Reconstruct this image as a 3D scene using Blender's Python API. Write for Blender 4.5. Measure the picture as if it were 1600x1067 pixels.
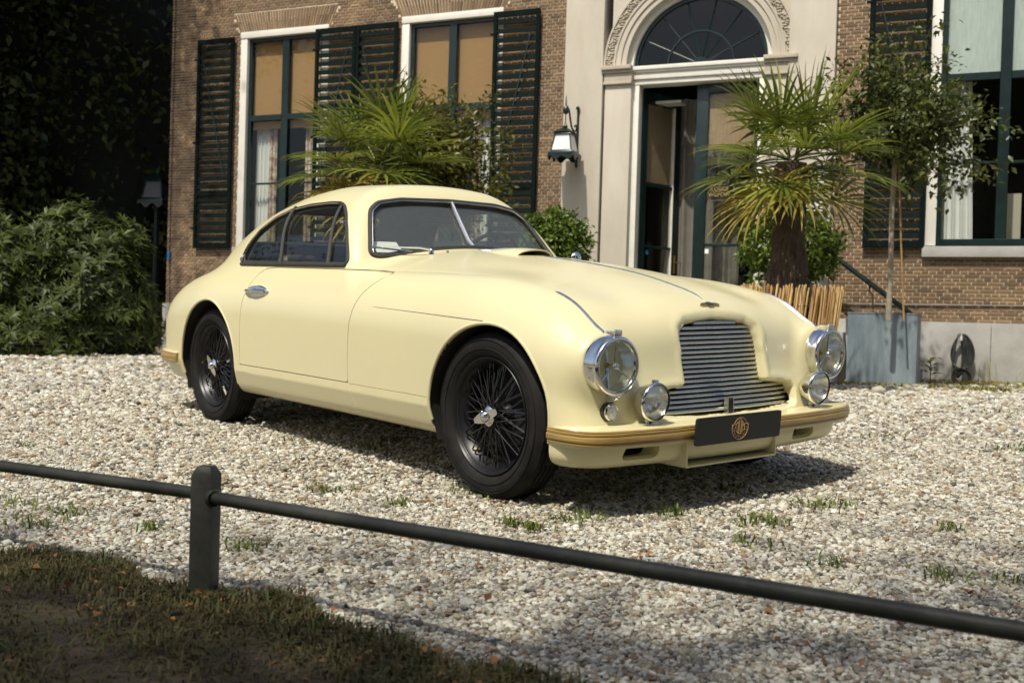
import bpy, bmesh, math, random
import numpy as np
from mathutils import Vector, Matrix
random.seed(7); rng = np.random.default_rng(7)
for o in list(bpy.data.objects): bpy.data.objects.remove(o, do_unlink=True)
scene = bpy.context.scene
COL = scene.collection

# ------------------------------------------------------------------ camera
PITCH, ROLL, CAMH = 0.015112, 0.029953, 0.66
_f = Vector((0, math.cos(PITCH), -math.sin(PITCH))); _r = Vector((1, 0, 0)); _u = _r.cross(_f)
_R = _r*math.cos(ROLL) + _u*math.sin(ROLL); _U = -_r*math.sin(ROLL) + _u*math.cos(ROLL)
cam_data = bpy.data.cameras.new('camera'); cam = bpy.data.objects.new('camera', cam_data); COL.objects.link(cam)
cam.matrix_world = Matrix(((_R.x, _U.x, -_f.x, 0), (_R.y, _U.y, -_f.y, 0), (_R.z, _U.z, -_f.z, CAMH), (0, 0, 0, 1)))
cam_data.sensor_width = 36.0; cam_data.lens = 1700/1600*36.0
cam_data.clip_start = 0.05; cam_data.clip_end = 2000
cam_data.dof.use_dof = True; cam_data.dof.focus_distance = 4.6; cam_data.dof.aperture_fstop = 5.0
scene.camera = cam

# ------------------------------------------------------------------ sky and sun
SUN_EL, SUN_AZ = math.radians(58), math.radians(210)     # azimuth clockwise from +Y
world = bpy.data.worlds.new('World'); scene.world = world; world.use_nodes = True
wn = world.node_tree; wn.nodes.clear()
sky = wn.nodes.new('ShaderNodeTexSky'); sky.sky_type = 'NISHITA'; sky.sun_disc = False
sky.sun_elevation = SUN_EL; sky.sun_rotation = SUN_AZ; sky.dust_density = 3.5
bg = wn.nodes.new('ShaderNodeBackground'); bg.inputs[1].default_value = 0.105
wo = wn.nodes.new('ShaderNodeOutputWorld')
wn.links.new(sky.outputs[0], bg.inputs[0]); wn.links.new(bg.outputs[0], wo.inputs[0])
sl = bpy.data.lights.new('sun', 'SUN'); sl.energy = 3.4; sl.angle = math.radians(0.9); sl.color = (1.0, 0.95, 0.84)
sun = bpy.data.objects.new('sun', sl); COL.objects.link(sun)
_sd = Vector((math.sin(SUN_AZ)*math.cos(SUN_EL), math.cos(SUN_AZ)*math.cos(SUN_EL), math.sin(SUN_EL)))
sun.rotation_euler = (-_sd).to_track_quat('-Z', 'Y').to_euler()
scene.view_settings.view_transform = 'Standard'; scene.view_settings.look = 'None'
scene.view_settings.exposure = 0.45; scene.view_settings.gamma = 1.0
scene.render.engine = 'CYCLES'
scene.cycles.max_bounces = 8; scene.cycles.transparent_max_bounces = 16

# ------------------------------------------------------------------ helpers
def tag(o, label=None, cat=None, group=None, kind=None):
    if label: o['label'] = label
    if cat: o['category'] = cat
    if group: o['group'] = group
    if kind: o['kind'] = kind
    return o
def empty(name, loc=(0, 0, 0), rz=0.0, parent=None):
    o = bpy.data.objects.new(name, None); COL.objects.link(o); o.location = loc; o.rotation_euler = (0, 0, rz)
    o.empty_display_size = 0.1
    if parent: o.parent = parent
    return o
def copy_tree(o, parent=None):
    c = o.copy(); COL.objects.link(c); c.parent = parent
    for ch in o.children: copy_tree(ch, c)
    return c

MATS = {}
def mat(name, col, rough=0.6, metal=0.0, var=0.0, scale=8.0, bump=0.0, bscale=60.0, spec=0.5, col2=None, detail=6.0, coat=0.0, stretch=None, sub=0.0, trans=0.0):
    """Principled material, colour broken up by noise and with a fine bump, all in object space."""
    if name in MATS: return MATS[name]
    m = bpy.data.materials.new(name); m.use_nodes = True; nt = m.node_tree; p = nt.nodes['Principled BSDF']
    p.inputs['Base Color'].default_value = (*col, 1); p.inputs['Roughness'].default_value = rough
    p.inputs['Metallic'].default_value = metal; p.inputs['Specular IOR Level'].default_value = spec
    p.inputs['Coat Weight'].default_value = coat; p.inputs['Coat Roughness'].default_value = 0.12
    if var > 0 or col2 or bump > 0:
        tc = nt.nodes.new('ShaderNodeTexCoord'); mp = nt.nodes.new('ShaderNodeMapping')
        if stretch: mp.inputs['Scale'].default_value = stretch
        nt.links.new(tc.outputs['Object'], mp.inputs[0])
    if var > 0 or col2:
        n = nt.nodes.new('ShaderNodeTexNoise'); n.inputs['Scale'].default_value = scale; n.inputs['Detail'].default_value = detail
        n.inputs['Roughness'].default_value = 0.65
        nt.links.new(mp.outputs[0], n.inputs['Vector'])
        r = nt.nodes.new('ShaderNodeValToRGB'); a, b = r.color_ramp.elements; a.position = 0.33; b.position = 0.68
        c2 = col2 if col2 else tuple(min(1, c*(1+var)) for c in col); c1 = col if col2 else tuple(c*(1-var) for c in col)
        a.color = (*c1, 1); b.color = (*c2, 1)
        nt.links.new(n.outputs['Fac'], r.inputs[0]); nt.links.new(r.outputs[0], p.inputs['Base Color'])
    if bump > 0:
        n2 = nt.nodes.new('ShaderNodeTexNoise'); n2.inputs['Scale'].default_value = bscale; n2.inputs['Detail'].default_value = 5
        nt.links.new(mp.outputs[0], n2.inputs['Vector'])
        bp = nt.nodes.new('ShaderNodeBump'); bp.inputs['Strength'].default_value = 1.0; bp.inputs['Distance'].default_value = bump
        nt.links.new(n2.outputs['Fac'], bp.inputs['Height']); nt.links.new(bp.outputs[0], p.inputs['Normal'])
    MATS[name] = m; return m
def leaf_mat(name, c1, c2, rough=0.45, transl=0.35, spec=0.4, scale=3.0):
    """Leaf: two greens mixed per leaf island and by noise, plus some light passing through."""
    if name in MATS: return MATS[name]
    m = bpy.data.materials.new(name); m.use_nodes = True; nt = m.node_tree; p = nt.nodes['Principled BSDF']; out = nt.nodes['Material Output']
    g = nt.nodes.new('ShaderNodeNewGeometry'); tc = nt.nodes.new('ShaderNodeTexCoord')
    n = nt.nodes.new('ShaderNodeTexNoise'); n.inputs['Scale'].default_value = scale; nt.links.new(tc.outputs['Object'], n.inputs['Vector'])
    ad = nt.nodes.new('ShaderNodeMath'); ad.operation = 'MULTIPLY_ADD'; ad.inputs[1].default_value = 0.75; nt.links.new(g.outputs['Random Per Island'], ad.inputs[0])
    sb = nt.nodes.new('ShaderNodeMath'); sb.operation = 'SUBTRACT'; sb.inputs[1].default_value = 0.38; nt.links.new(n.outputs['Fac'], sb.inputs[0]); nt.links.new(sb.outputs[0], ad.inputs[2])
    r = nt.nodes.new('ShaderNodeValToRGB'); a, b = r.color_ramp.elements; a.color = (*c1, 1); b.color = (*c2, 1)
    nt.links.new(ad.outputs[0], r.inputs[0]); nt.links.new(r.outputs[0], p.inputs['Base Color'])
    p.inputs['Roughness'].default_value = rough; p.inputs['Specular IOR Level'].default_value = spec
    t = nt.nodes.new('ShaderNodeBsdfTranslucent'); nt.links.new(r.outputs[0], t.inputs[0])
    mx = nt.nodes.new('ShaderNodeMixShader'); mx.inputs[0].default_value = transl
    nt.links.new(p.outputs[0], mx.inputs[1]); nt.links.new(t.outputs[0], mx.inputs[2]); nt.links.new(mx.outputs[0], out.inputs[0])
    MATS[name] = m; return m
def glass_mat(name, tint=(0.9, 0.93, 0.92), ior=1.5, boost=1.0, rough=0.0, grey_sheen=0.0):
    """Thin pane: clear transmission with Fresnel reflection."""
    if name in MATS: return MATS[name]
    m = bpy.data.materials.new(name); m.use_nodes = True; nt = m.node_tree; nt.nodes.clear()
    out = nt.nodes.new('ShaderNodeOutputMaterial'); tr = nt.nodes.new('ShaderNodeBsdfTransparent'); tr.inputs[0].default_value = (*tint, 1)
    gl = nt.nodes.new('ShaderNodeBsdfGlossy'); gl.inputs['Roughness'].default_value = rough
    fr = nt.nodes.new('ShaderNodeFresnel'); ge = nt.nodes.new('ShaderNodeNewGeometry'); io = nt.nodes.new('ShaderNodeMapRange'); io.inputs[3].default_value = ior; io.inputs[4].default_value = 1/ior   # same reflection from both sides of the thin pane
    nt.links.new(ge.outputs['Backfacing'], io.inputs[0]); nt.links.new(io.outputs[0], fr.inputs[0])
    ml = nt.nodes.new('ShaderNodeMath'); ml.operation = 'MULTIPLY'; ml.inputs[1].default_value = boost; ml.use_clamp = True
    mx = nt.nodes.new('ShaderNodeMixShader')
    nt.links.new(fr.outputs[0], ml.inputs[0]); nt.links.new(ml.outputs[0], mx.inputs[0]); nt.links.new(tr.outputs[0], mx.inputs[1]); nt.links.new(gl.outputs[0], mx.inputs[2])
    last = mx
    if grey_sheen > 0:
        df = nt.nodes.new('ShaderNodeBsdfDiffuse'); df.inputs[0].default_value = (.70, .76, .72, 1); m2 = nt.nodes.new('ShaderNodeMixShader'); m2.inputs[0].default_value = grey_sheen  # pale diffuse share painted in for the grey sky reflection on the pane
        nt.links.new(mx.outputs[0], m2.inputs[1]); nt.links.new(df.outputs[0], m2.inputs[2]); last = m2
    nt.links.new(last.outputs[0], out.inputs[0]); MATS[name] = m; return m

def mesh_obj(name, V, F, m, parent=None, N=None, smooth=True, sharp=None):
    me = bpy.data.meshes.new(name); me.from_pydata(np.asarray(V, float).tolist(), [], F if isinstance(F, list) else F.tolist())
    if isinstance(m, (list, tuple)):
        for k in m: me.materials.append(k)
    elif m: me.materials.append(m)
    if smooth: me.polygons.foreach_set('use_smooth', [True]*len(me.polygons))
    if sharp is not None: me.set_sharp_from_angle(angle=math.radians(sharp))
    if N is not None: me.normals_split_custom_set_from_vertices(np.asarray(N, float).tolist())
    me.update()
    o = bpy.data.objects.new(name, me); COL.objects.link(o)
    if parent: o.parent = parent
    return o
class MB:
    """Collects simple solids and links them as one mesh."""
    def __init__(s): s.V = []; s.F = []
    def add(s, V, F):
        n = len(s.V); s.V.extend([tuple(map(float, v)) for v in V]); s.F.extend([tuple(i+n for i in f) for f in F]); return s
    def box(s, c, d, M=None, taper=1.0):
        hx, hy, hz = d[0]/2, d[1]/2, d[2]/2
        P = [(-hx, -hy, -hz), (hx, -hy, -hz), (hx, hy, -hz), (-hx, hy, -hz), (-hx*taper, -hy*taper, hz), (hx*taper, -hy*taper, hz), (hx*taper, hy*taper, hz), (-hx*taper, hy*taper, hz)]
        P = [Vector(p) for p in P]
        if M is not None: P = [M @ p for p in P]
        P = [p + Vector(c) for p in P]
        return s.add(P, [(0, 3, 2, 1), (4, 5, 6, 7), (0, 1, 5, 4), (1, 2, 6, 5), (2, 3, 7, 6), (3, 0, 4, 7)])
    def bbox(s, x0, x1, y0, y1, z0, z1): return s.box(((x0+x1)/2, (y0+y1)/2, (z0+z1)/2), (x1-x0, y1-y0, z1-z0))
    def prism(s, poly, lo, hi, fn):
        """poly of 2-D points extruded from lo to hi; fn(u, v, w) -> xyz."""
        n = len(poly); V = [fn(u, v, lo) for u, v in poly] + [fn(u, v, hi) for u, v in poly]
        F = [tuple(range(n))[::-1], tuple(range(n, 2*n))] + [(i, (i+1) % n, n+(i+1) % n, n+i) for i in range(n)]
        return s.add(V, F)
    def tube(s, path, r, n=8, caps=True, closed=False, squash=None):
        P = [Vector(p) for p in path]; k = len(P); R = r if hasattr(r, '__len__') else [r]*k
        V = []; up = None
        for i, p in enumerate(P):
            if closed: t = P[(i+1) % k] - P[i-1]
            else: t = P[min(i+1, k-1)] - P[max(i-1, 0)]
            t.normalize()
            if up is None: up = Vector((0, 0, 1)) if abs(t.z) < 0.9 else Vector((1, 0, 0))
            a = t.cross(up); a.normalize(); b = a.cross(t); up = b
            sq = squash if squash else (1, 1)
            for j in range(n):
                th = 2*math.pi*j/n; V.append(p + (a*math.cos(th)*sq[0] + b*math.sin(th)*sq[1])*R[i])
        F = []
        for i in range(k if closed else k-1):
            i2 = (i+1) % k
            for j in range(n): F.append((i*n+j, i*n+(j+1) % n, i2*n+(j+1) % n, i2*n+j))
        if caps and not closed: F.append(tuple(range(n))[::-1]); F.append(tuple(range((k-1)*n, k*n)))
        return s.add(V, F)
    def lathe(s, prof, c=(0, 0, 0), M=None, n=32, closed=False):
        """profile of (radius, height) turned about local z."""
        V = []; k = len(prof)
        for j in range(n):
            th = 2*math.pi*j/n
            for r, h in prof:
                p = Vector((r*math.cos(th), r*math.sin(th), h)); p = M @ p if M is not None else p; V.append(p + Vector(c))
        F = []
        for j in range(n):
            j2 = (j+1) % n
            for i in range(k if closed else k-1):
                i2 = (i+1) % k; F.append((j*k+i, j2*k+i, j2*k+i2, j*k+i2))
        return s.add(V, F)
    def build(s, name, m, parent=None, smooth=True, sharp=35, bevel=0.0, seg=2):
        me = bpy.data.meshes.new(name); me.from_pydata(s.V, [], s.F)
        bm = bmesh.new(); bm.from_mesh(me); bmesh.ops.recalc_face_normals(bm, faces=bm.faces)
        if bevel > 0:
            es = [e for e in bm.edges if len(e.link_faces) == 2 and e.calc_face_angle(0) > math.radians(40)]
            bmesh.ops.bevel(bm, geom=es, offset=bevel, segments=seg, affect='EDGES', profile=0.6, clamp_overlap=True)
        bm.to_mesh(me); bm.free()
        if isinstance(m, (list, tuple)):
            for k in m: me.materials.append(k)
        elif m: me.materials.append(m)
        if smooth:
            me.polygons.foreach_set('use_smooth', [True]*len(me.polygons)); me.set_sharp_from_angle(angle=math.radians(sharp))
        o = bpy.data.objects.new(name, me); COL.objects.link(o)
        if parent: o.parent = parent
        return o
RX90 = Matrix.Rotation(math.radians(90), 3, 'X'); RY90 = Matrix.Rotation(math.radians(90), 3, 'Y')
def text_mesh(txt, size, name='text'):
    cu = bpy.data.curves.new(name, 'FONT'); cu.body = txt; cu.size = size; cu.align_x = 'CENTER'; cu.align_y = 'CENTER'; cu.extrude = size*0.01; cu.resolution_u = 3
    ob = bpy.data.objects.new(name, cu); COL.objects.link(ob)
    dg = bpy.context.evaluated_depsgraph_get(); me = bpy.data.meshes.new_from_object(ob.evaluated_get(dg))
    V = [v.co.copy() for v in me.vertices]; F = [tuple(p.vertices) for p in me.polygons]
    bpy.data.objects.remove(ob, do_unlink=True); bpy.data.curves.remove(cu); bpy.data.meshes.remove(me)
    return V, F
def gh(x, y):
    """height of the ground: a slight crown in the drive where the car stands"""
    b = np.interp(y, [0, 2.0, 3.0, 4.25, 5.1, 6.2, 7.1, 8.0, 9.5, 12, 14, 60], [-.06, -.06, -.055, -.012, .032, .083, .125, .14, .11, .03, 0, 0])
    k = np.interp(y, [2.5, 4, 7.5, 11], [0, 1, 1, 0])
    return b + .012*k*np.clip(np.asarray(x)+.03, -3, 3)
SEAL = mat('rubber_seal', (0.035, 0.034, 0.028), rough=0.5, var=0.2, spec=0.4)
BRASS = mat('brass', (0.62, 0.42, 0.16), rough=0.3, metal=1.0, var=0.1)
CARM = Matrix(((0.63397, 0.77326, -0.01215, 0.50458), (-0.77278, 0.63282, -0.04853, 4.68286), (-0.02983, 0.04016, 0.99875, 0.01606), (0, 0, 0, 1)))
# ================================================================== the house
WANG = math.atan2(-0.397789, 0.917477); W0 = (6.50346, 15.74818, 0.0)
WD = Vector((0.917477, -0.397789, 0)); WIN = Vector((0.397789, 0.917477, 0))
def wpt(s, d, z=0.0): return Vector(W0) + WD*s + WIN*d + Vector((0, 0, z))      # along the wall, into the wall, up
house = empty('house', W0, WANG); tag(house, 'brown brick mansion with arched stone doorway and dark green shutters', 'house')
STONE = mat('limestone', (.43, .385, .30), rough=.8, col2=(.53, .485, .40), scale=1.6, bump=.0015, bscale=25, detail=8, stretch=(1, 1, .35))
STONE2 = mat('weathered_limestone', (.38, .33, .25), rough=.85, col2=(.50, .45, .36), scale=2.2, bump=.003, bscale=30, detail=8, stretch=(1, 1, .5))
PLINTH = mat('grey_plinth_stone', (.30, .29, .26), rough=.85, col2=(.42, .41, .375), scale=2.0, bump=.002, bscale=30, detail=8)
WHITEP = mat('white_joinery', (.70, .68, .60), rough=.45, var=.06, scale=4)
GREENP = mat('bottle_green_paint', (.004, .0155, .014), rough=.32, var=.35, scale=5, spec=.5)
SHUT = mat('shutter_green', (.0026, .0075, .0066), rough=.75, var=.4, scale=5, spec=.08)
MORTAR = mat('lime_mortar', (.60, .51, .37), rough=.95, var=.15, scale=6, bump=.002, bscale=120)
BLIND = mat('woven_blind', (.25, .135, .040), rough=.85, col2=(.40, .235, .085), scale=3, stretch=(2, 2, 90), detail=6)
CURT = mat('white_curtain', (.66, .67, .66), rough=.9, var=.05, scale=3)
PATTERN = mat('patterned_curtain', (.20, .075, .05), rough=.9, col2=(.62, .56, .48), scale=9, detail=2)
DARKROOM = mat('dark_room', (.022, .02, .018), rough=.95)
WGLASS = glass_mat('window_glass', (.94, .95, .93), 1.45, .6)
def brick_mat():
    m = bpy.data.materials.new('brown_brick'); m.use_nodes = True; nt = m.node_tree; p = nt.nodes['Principled BSDF']
    g = nt.nodes.new('ShaderNodeNewGeometry'); oi = nt.nodes.new('ShaderNodeObjectInfo'); ad = nt.nodes.new('ShaderNodeMath'); ad.operation = 'ADD'; fr = nt.nodes.new('ShaderNodeMath'); fr.operation = 'FRACT'
    nt.links.new(g.outputs['Random Per Island'], ad.inputs[0]); nt.links.new(oi.outputs['Random'], ad.inputs[1]); nt.links.new(ad.outputs[0], fr.inputs[0])
    r = nt.nodes.new('ShaderNodeValToRGB'); cr = r.color_ramp; cr.interpolation = 'LINEAR'
    cols = [(0, (.120, .078, .044)), (.25, (.18, .118, .065)), (.5, (.218, .142, .078)), (.75, (.265, .178, .098)), (.92, (.19, .118, .068)), (1, (.33, .225, .128))]
    cr.elements[0].position = 0; cr.elements[0].color = (*cols[0][1], 1); cr.elements[1].position = 1; cr.elements[1].color = (*cols[-1][1], 1)
    for pos, c in cols[1:-1]: e = cr.elements.new(pos); e.color = (*c, 1)
    nt.links.new(fr.outputs[0], r.inputs[0])
    tc = nt.nodes.new('ShaderNodeNewGeometry'); n = nt.nodes.new('ShaderNodeTexNoise'); n.inputs['Scale'].default_value = 45; nt.links.new(tc.outputs['Position'], n.inputs['Vector'])
    n3 = nt.nodes.new('ShaderNodeTexNoise'); n3.inputs['Scale'].default_value = .9; n3.inputs['Detail'].default_value = 4; nt.links.new(tc.outputs['Position'], n3.inputs['Vector'])
    mr = nt.nodes.new('ShaderNodeMapRange'); mr.inputs[1].default_value = .3; mr.inputs[2].default_value = .7; mr.inputs[3].default_value = .72; mr.inputs[4].default_value = 1.25; nt.links.new(n3.outputs['Fac'], mr.inputs[0])
    mx = nt.nodes.new('ShaderNodeMix'); mx.data_type = 'RGBA'; mx.blend_type = 'MULTIPLY'; mx.inputs[0].default_value = 1.0; nt.links.new(r.outputs[0], mx.inputs[6]); nt.links.new(mr.outputs[0], mx.inputs[7])
    nt.links.new(mx.outputs[2], p.inputs['Base Color'])
    b = nt.nodes.new('ShaderNodeBump'); b.inputs['Distance'].default_value = .003; nt.links.new(n.outputs['Fac'], b.inputs['Height']); nt.links.new(b.outputs[0], p.inputs['Normal']); p.inputs['Roughness'].default_value = .85
    return m
BRICK = brick_mat()
# openings in the brickwork (along, up)
OPEN = [(-12.91, -10.93, 1.98, 6.08), (-9.40, -7.42, 1.98, 6.08), (-.55, 1.47, 1.98, 6.08), (-6.24, -1.88, 0, 9)]
ZT = 7.3; S0, S1 = -14.58, 3.2
def clip_rows(z0, z1):
    seg = [(S0, S1)]
    for a, b, zb, zt in OPEN:
        if z1 > zb and z0 < zt:
            seg = [q for s in seg for q in ((s[0], min(s[1], a)), (max(s[0], b), s[1])) if q[1]-q[0] > .01]
    return seg
# lintel arches: splayed brick on edge above the windows
def in_lintel(s, z):
    for a, b, zb, zt in OPEN[:3]:
        if zt <= z <= zt+.37 and a-.04-(z-zt)*.42 < s < b+.04+(z-zt)*.42: return True
    return False
HB = .0535; bw = {}; V = []; F = []; big = []
def bmesh_brick(L, h=.0405, d=.012):
    q = [(-L/2, 0, 0), (L/2, 0, 0), (L/2, 0, h), (-L/2, 0, h)]; e = .0015
    P = [(x, 0.0, z) for x, _, z in q] + [(x*(1-2*e/L), -d, z+(e if z == 0 else -e)) for x, _, z in q]
    return P, [(4, 5, 6, 7), (0, 1, 5, 4), (1, 2, 6, 5), (2, 3, 7, 6), (3, 0, 4, 7)]
rows = int((ZT-.90)/HB); allb = []
for r in range(rows):
    z = .90+r*HB; L = .212 if r % 2 == 0 else .106; o = (.053 if r % 2 else (.106 if (r//2) % 2 else 0))
    for a, b in clip_rows(z, z+HB):
        k0 = math.floor((a-o)/L); s = k0*L+o
        while s < b:
            x0 = max(a, s+.0045); x1 = min(b, s+L-.0045); s += L
            if x1-x0 < .025: continue
            if in_lintel((x0+x1)/2, z+.02): continue
            allb.append((x0, x1, z+.005))
# the 300 nearest bricks in plain view are objects, the rest one mesh
near = sorted([b for b in allb if abs((b[1]-b[0])-(.203 if (b[1]-b[0]) > .15 else .097)) < .002 and -1.85 < b[0] < .9 and b[2] < 2.0 and not (b[0] > -.65 and b[2] > 1.8) and not (-1.45 < b[0] < -.5 and b[2] > 1.95)], key=lambda b: -b[0]-.15*(b[2] > 1.2))[:300]
nset = set(near); shared = {}
for b in near:
    L = round(b[1]-b[0], 3)
    if L not in shared:
        P, Q = bmesh_brick(L); me = bpy.data.meshes.new('brick'); me.from_pydata(P, [], Q); me.materials.append(BRICK); shared[L] = me
    o = bpy.data.objects.new('brick', shared[L]); COL.objects.link(o); o.parent = house; o.location = ((b[0]+b[1])/2, -.0005*rng.random(), b[2])
for b in allb:
    if b in nset: continue
    P, Q = bmesh_brick(b[1]-b[0], d=.010+.004*rng.random()); n = len(V); V += [(x+(b[0]+b[1])/2, y, z+b[2]) for x, y, z in P]; F += [tuple(i+n for i in f) for f in Q]
for a, b, zb, zt in OPEN[:3]:          # gauged lintels
    c = (a+b)/2; n_ = int((b-a+.1)/.055)
    for i in range(n_):
        u = (i+.5)/n_*2-1; sb = c+u*((b-a)/2+.03); st = c+u*((b-a)/2+.03+.155); w0 = .021; z0, z1 = zt+.004-.00*(1-u*u), zt+.355
        for zz0, zz1, f0, f1 in ((z0, z0+.17, 0, .48), (z0+.178, z1, .5, 1)):
            A = sb+(st-sb)*f0; B = sb+(st-sb)*f1; n = len(V)
            V += [(A-w0, 0, zz0), (A+w0, 0, zz0), (B+w0*1.1, 0, zz1), (B-w0*1.1, 0, zz1), (A-w0, -.012, zz0), (A+w0, -.012, zz0), (B+w0*1.1, -.012, zz1), (B-w0*1.1, -.012, zz1)]; F += [tuple(i+n for i in f) for f in [(4, 5, 6, 7), (0, 1, 5, 4), (1, 2, 6, 5), (2, 3, 7, 6), (3, 0, 4, 7)]]
ob = mesh_obj('brickwork', V, F, BRICK, house, smooth=False); ob['kind'] = 'stuff'
# mortar backing with the openings left free
zs_ = sorted({.0, 1.98, 6.08, ZT})
for z0, z1 in zip(zs_[:-1], zs_[1:]):
    for a, b in clip_rows(z0+.01, z1-.01): mw = MB(); mw.bbox(a, b, 0.0, .35, z0, z1); mw.build('wall', MORTAR, house, smooth=False)
sd = MB(); sd.bbox(S0, S0+.02, .352, 9.0, 0, ZT); sd.bbox(S1-.02, S1, .352, 9, 0, ZT); sd.bbox(S0, S1, 8.98, 9.0, 0, ZT); sd.build('outer_wall', mat('side_brick', (.13, .085, .06), .9, var=.3, scale=12), house, smooth=False)
rf = MB(); rf.bbox(S0, S1, .352, 8.9, ZT-.05, ZT); rf.build('upper_floor', DARKROOM, house, smooth=False)
# plinth blocks, with the joint seen beside the hose
for a, b in ((S0-.04, -12.2), (-12.194, -9.9), (-9.894, -7.7), (-7.694, -6.26), (-1.87, -1.0), (-.994, .385), (.391, 1.9), (1.906, S1)):
    p_ = MB(); p_.bbox(a, b, -.055, .02, -.1, .888); p_.build('plinth_block', PLINTH, house, bevel=.006)
cb = MB(); cb.tube([(-1.86, -.03, 1.122), (1.0, -.03, 1.145), (S1, -.03, 1.16)], .011, 6); cb.build('wall_pipe', mat('dull_lead', (.13, .13, .12), .6, var=.2), house)

# ---- shutters
def shutter(sc, w=.86, slat_off=0):
    sh = empty('shutter', (sc, -.085, 0), 0, house); zb, zt, zm = 1.965, 5.985, 3.02
    fr = MB()
    for x in (-w/2+.035, w/2-.035): fr.bbox(x-.035, x+.035, -.022, .022, zb, zt)
    fr.bbox(-w/2+.07, w/2-.07, -.020, .020, zt-.10, zt); fr.bbox(-w/2+.07, w/2-.07, -.020, .020, zb, zb+.10); fr.bbox(-w/2+.07, w/2-.07, -.020, .020, zm-.05, zm+.05)
    fr.build('frame', SHUT, sh, bevel=.004, seg=1)
    ln = shared_slat(w)
    for z0, z1 in ((zb+.10, zm-.05), (zm+.05, zt-.10)):
        n = max(1, round((z1-z0)/.158))
        for i in range(n):
            o = bpy.data.objects.new('slat', ln); COL.objects.link(o); o.parent = sh; o.location = (0, .0, z0+(i+.5)*(z1-z0)/n); o.rotation_euler = (math.radians(-2+4*random.random()), 0, 0)
    hg = MB()
    for z in (2.35, 4.0, 5.6): hg.bbox(-w/2-.05, -w/2+.06, -.03, -.023, z-.02, z+.02)
    hg.build('hinge', SHUT, sh)
    return sh
_sl = {}
def shared_slat(w):
    if w not in _sl:
        m = MB(); m.box((0, 0, 0), (w-.138, .090, .011), Matrix.Rotation(math.radians(74), 3, 'X')); o = m.build('slat', SHUT, None, bevel=.003, seg=1); _sl[w] = o.data; bpy.data.objects.remove(o)
    return _sl[w]
for s_, d_ in ((-13.44, 1), (-10.735, -1), (-9.865, 1), (-7.135, -1), (-.985, 1), (1.95, -1)):
    sh = shutter(s_)
    br = MB(); br.box((0, -.026, 4.45), (.022, .008, 2.35), Matrix.Rotation(math.radians(-13.5*d_), 3, 'Y')); br.build('stay_bar', GREENP, sh)
    st = MB(); st.tube([(.1*d_, -.02, 1.95), (.13*d_, .03, 1.86), (.2*d_, .07, 1.84)], .008, 6); st.build('shutter_catch', GREENP, sh)

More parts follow.
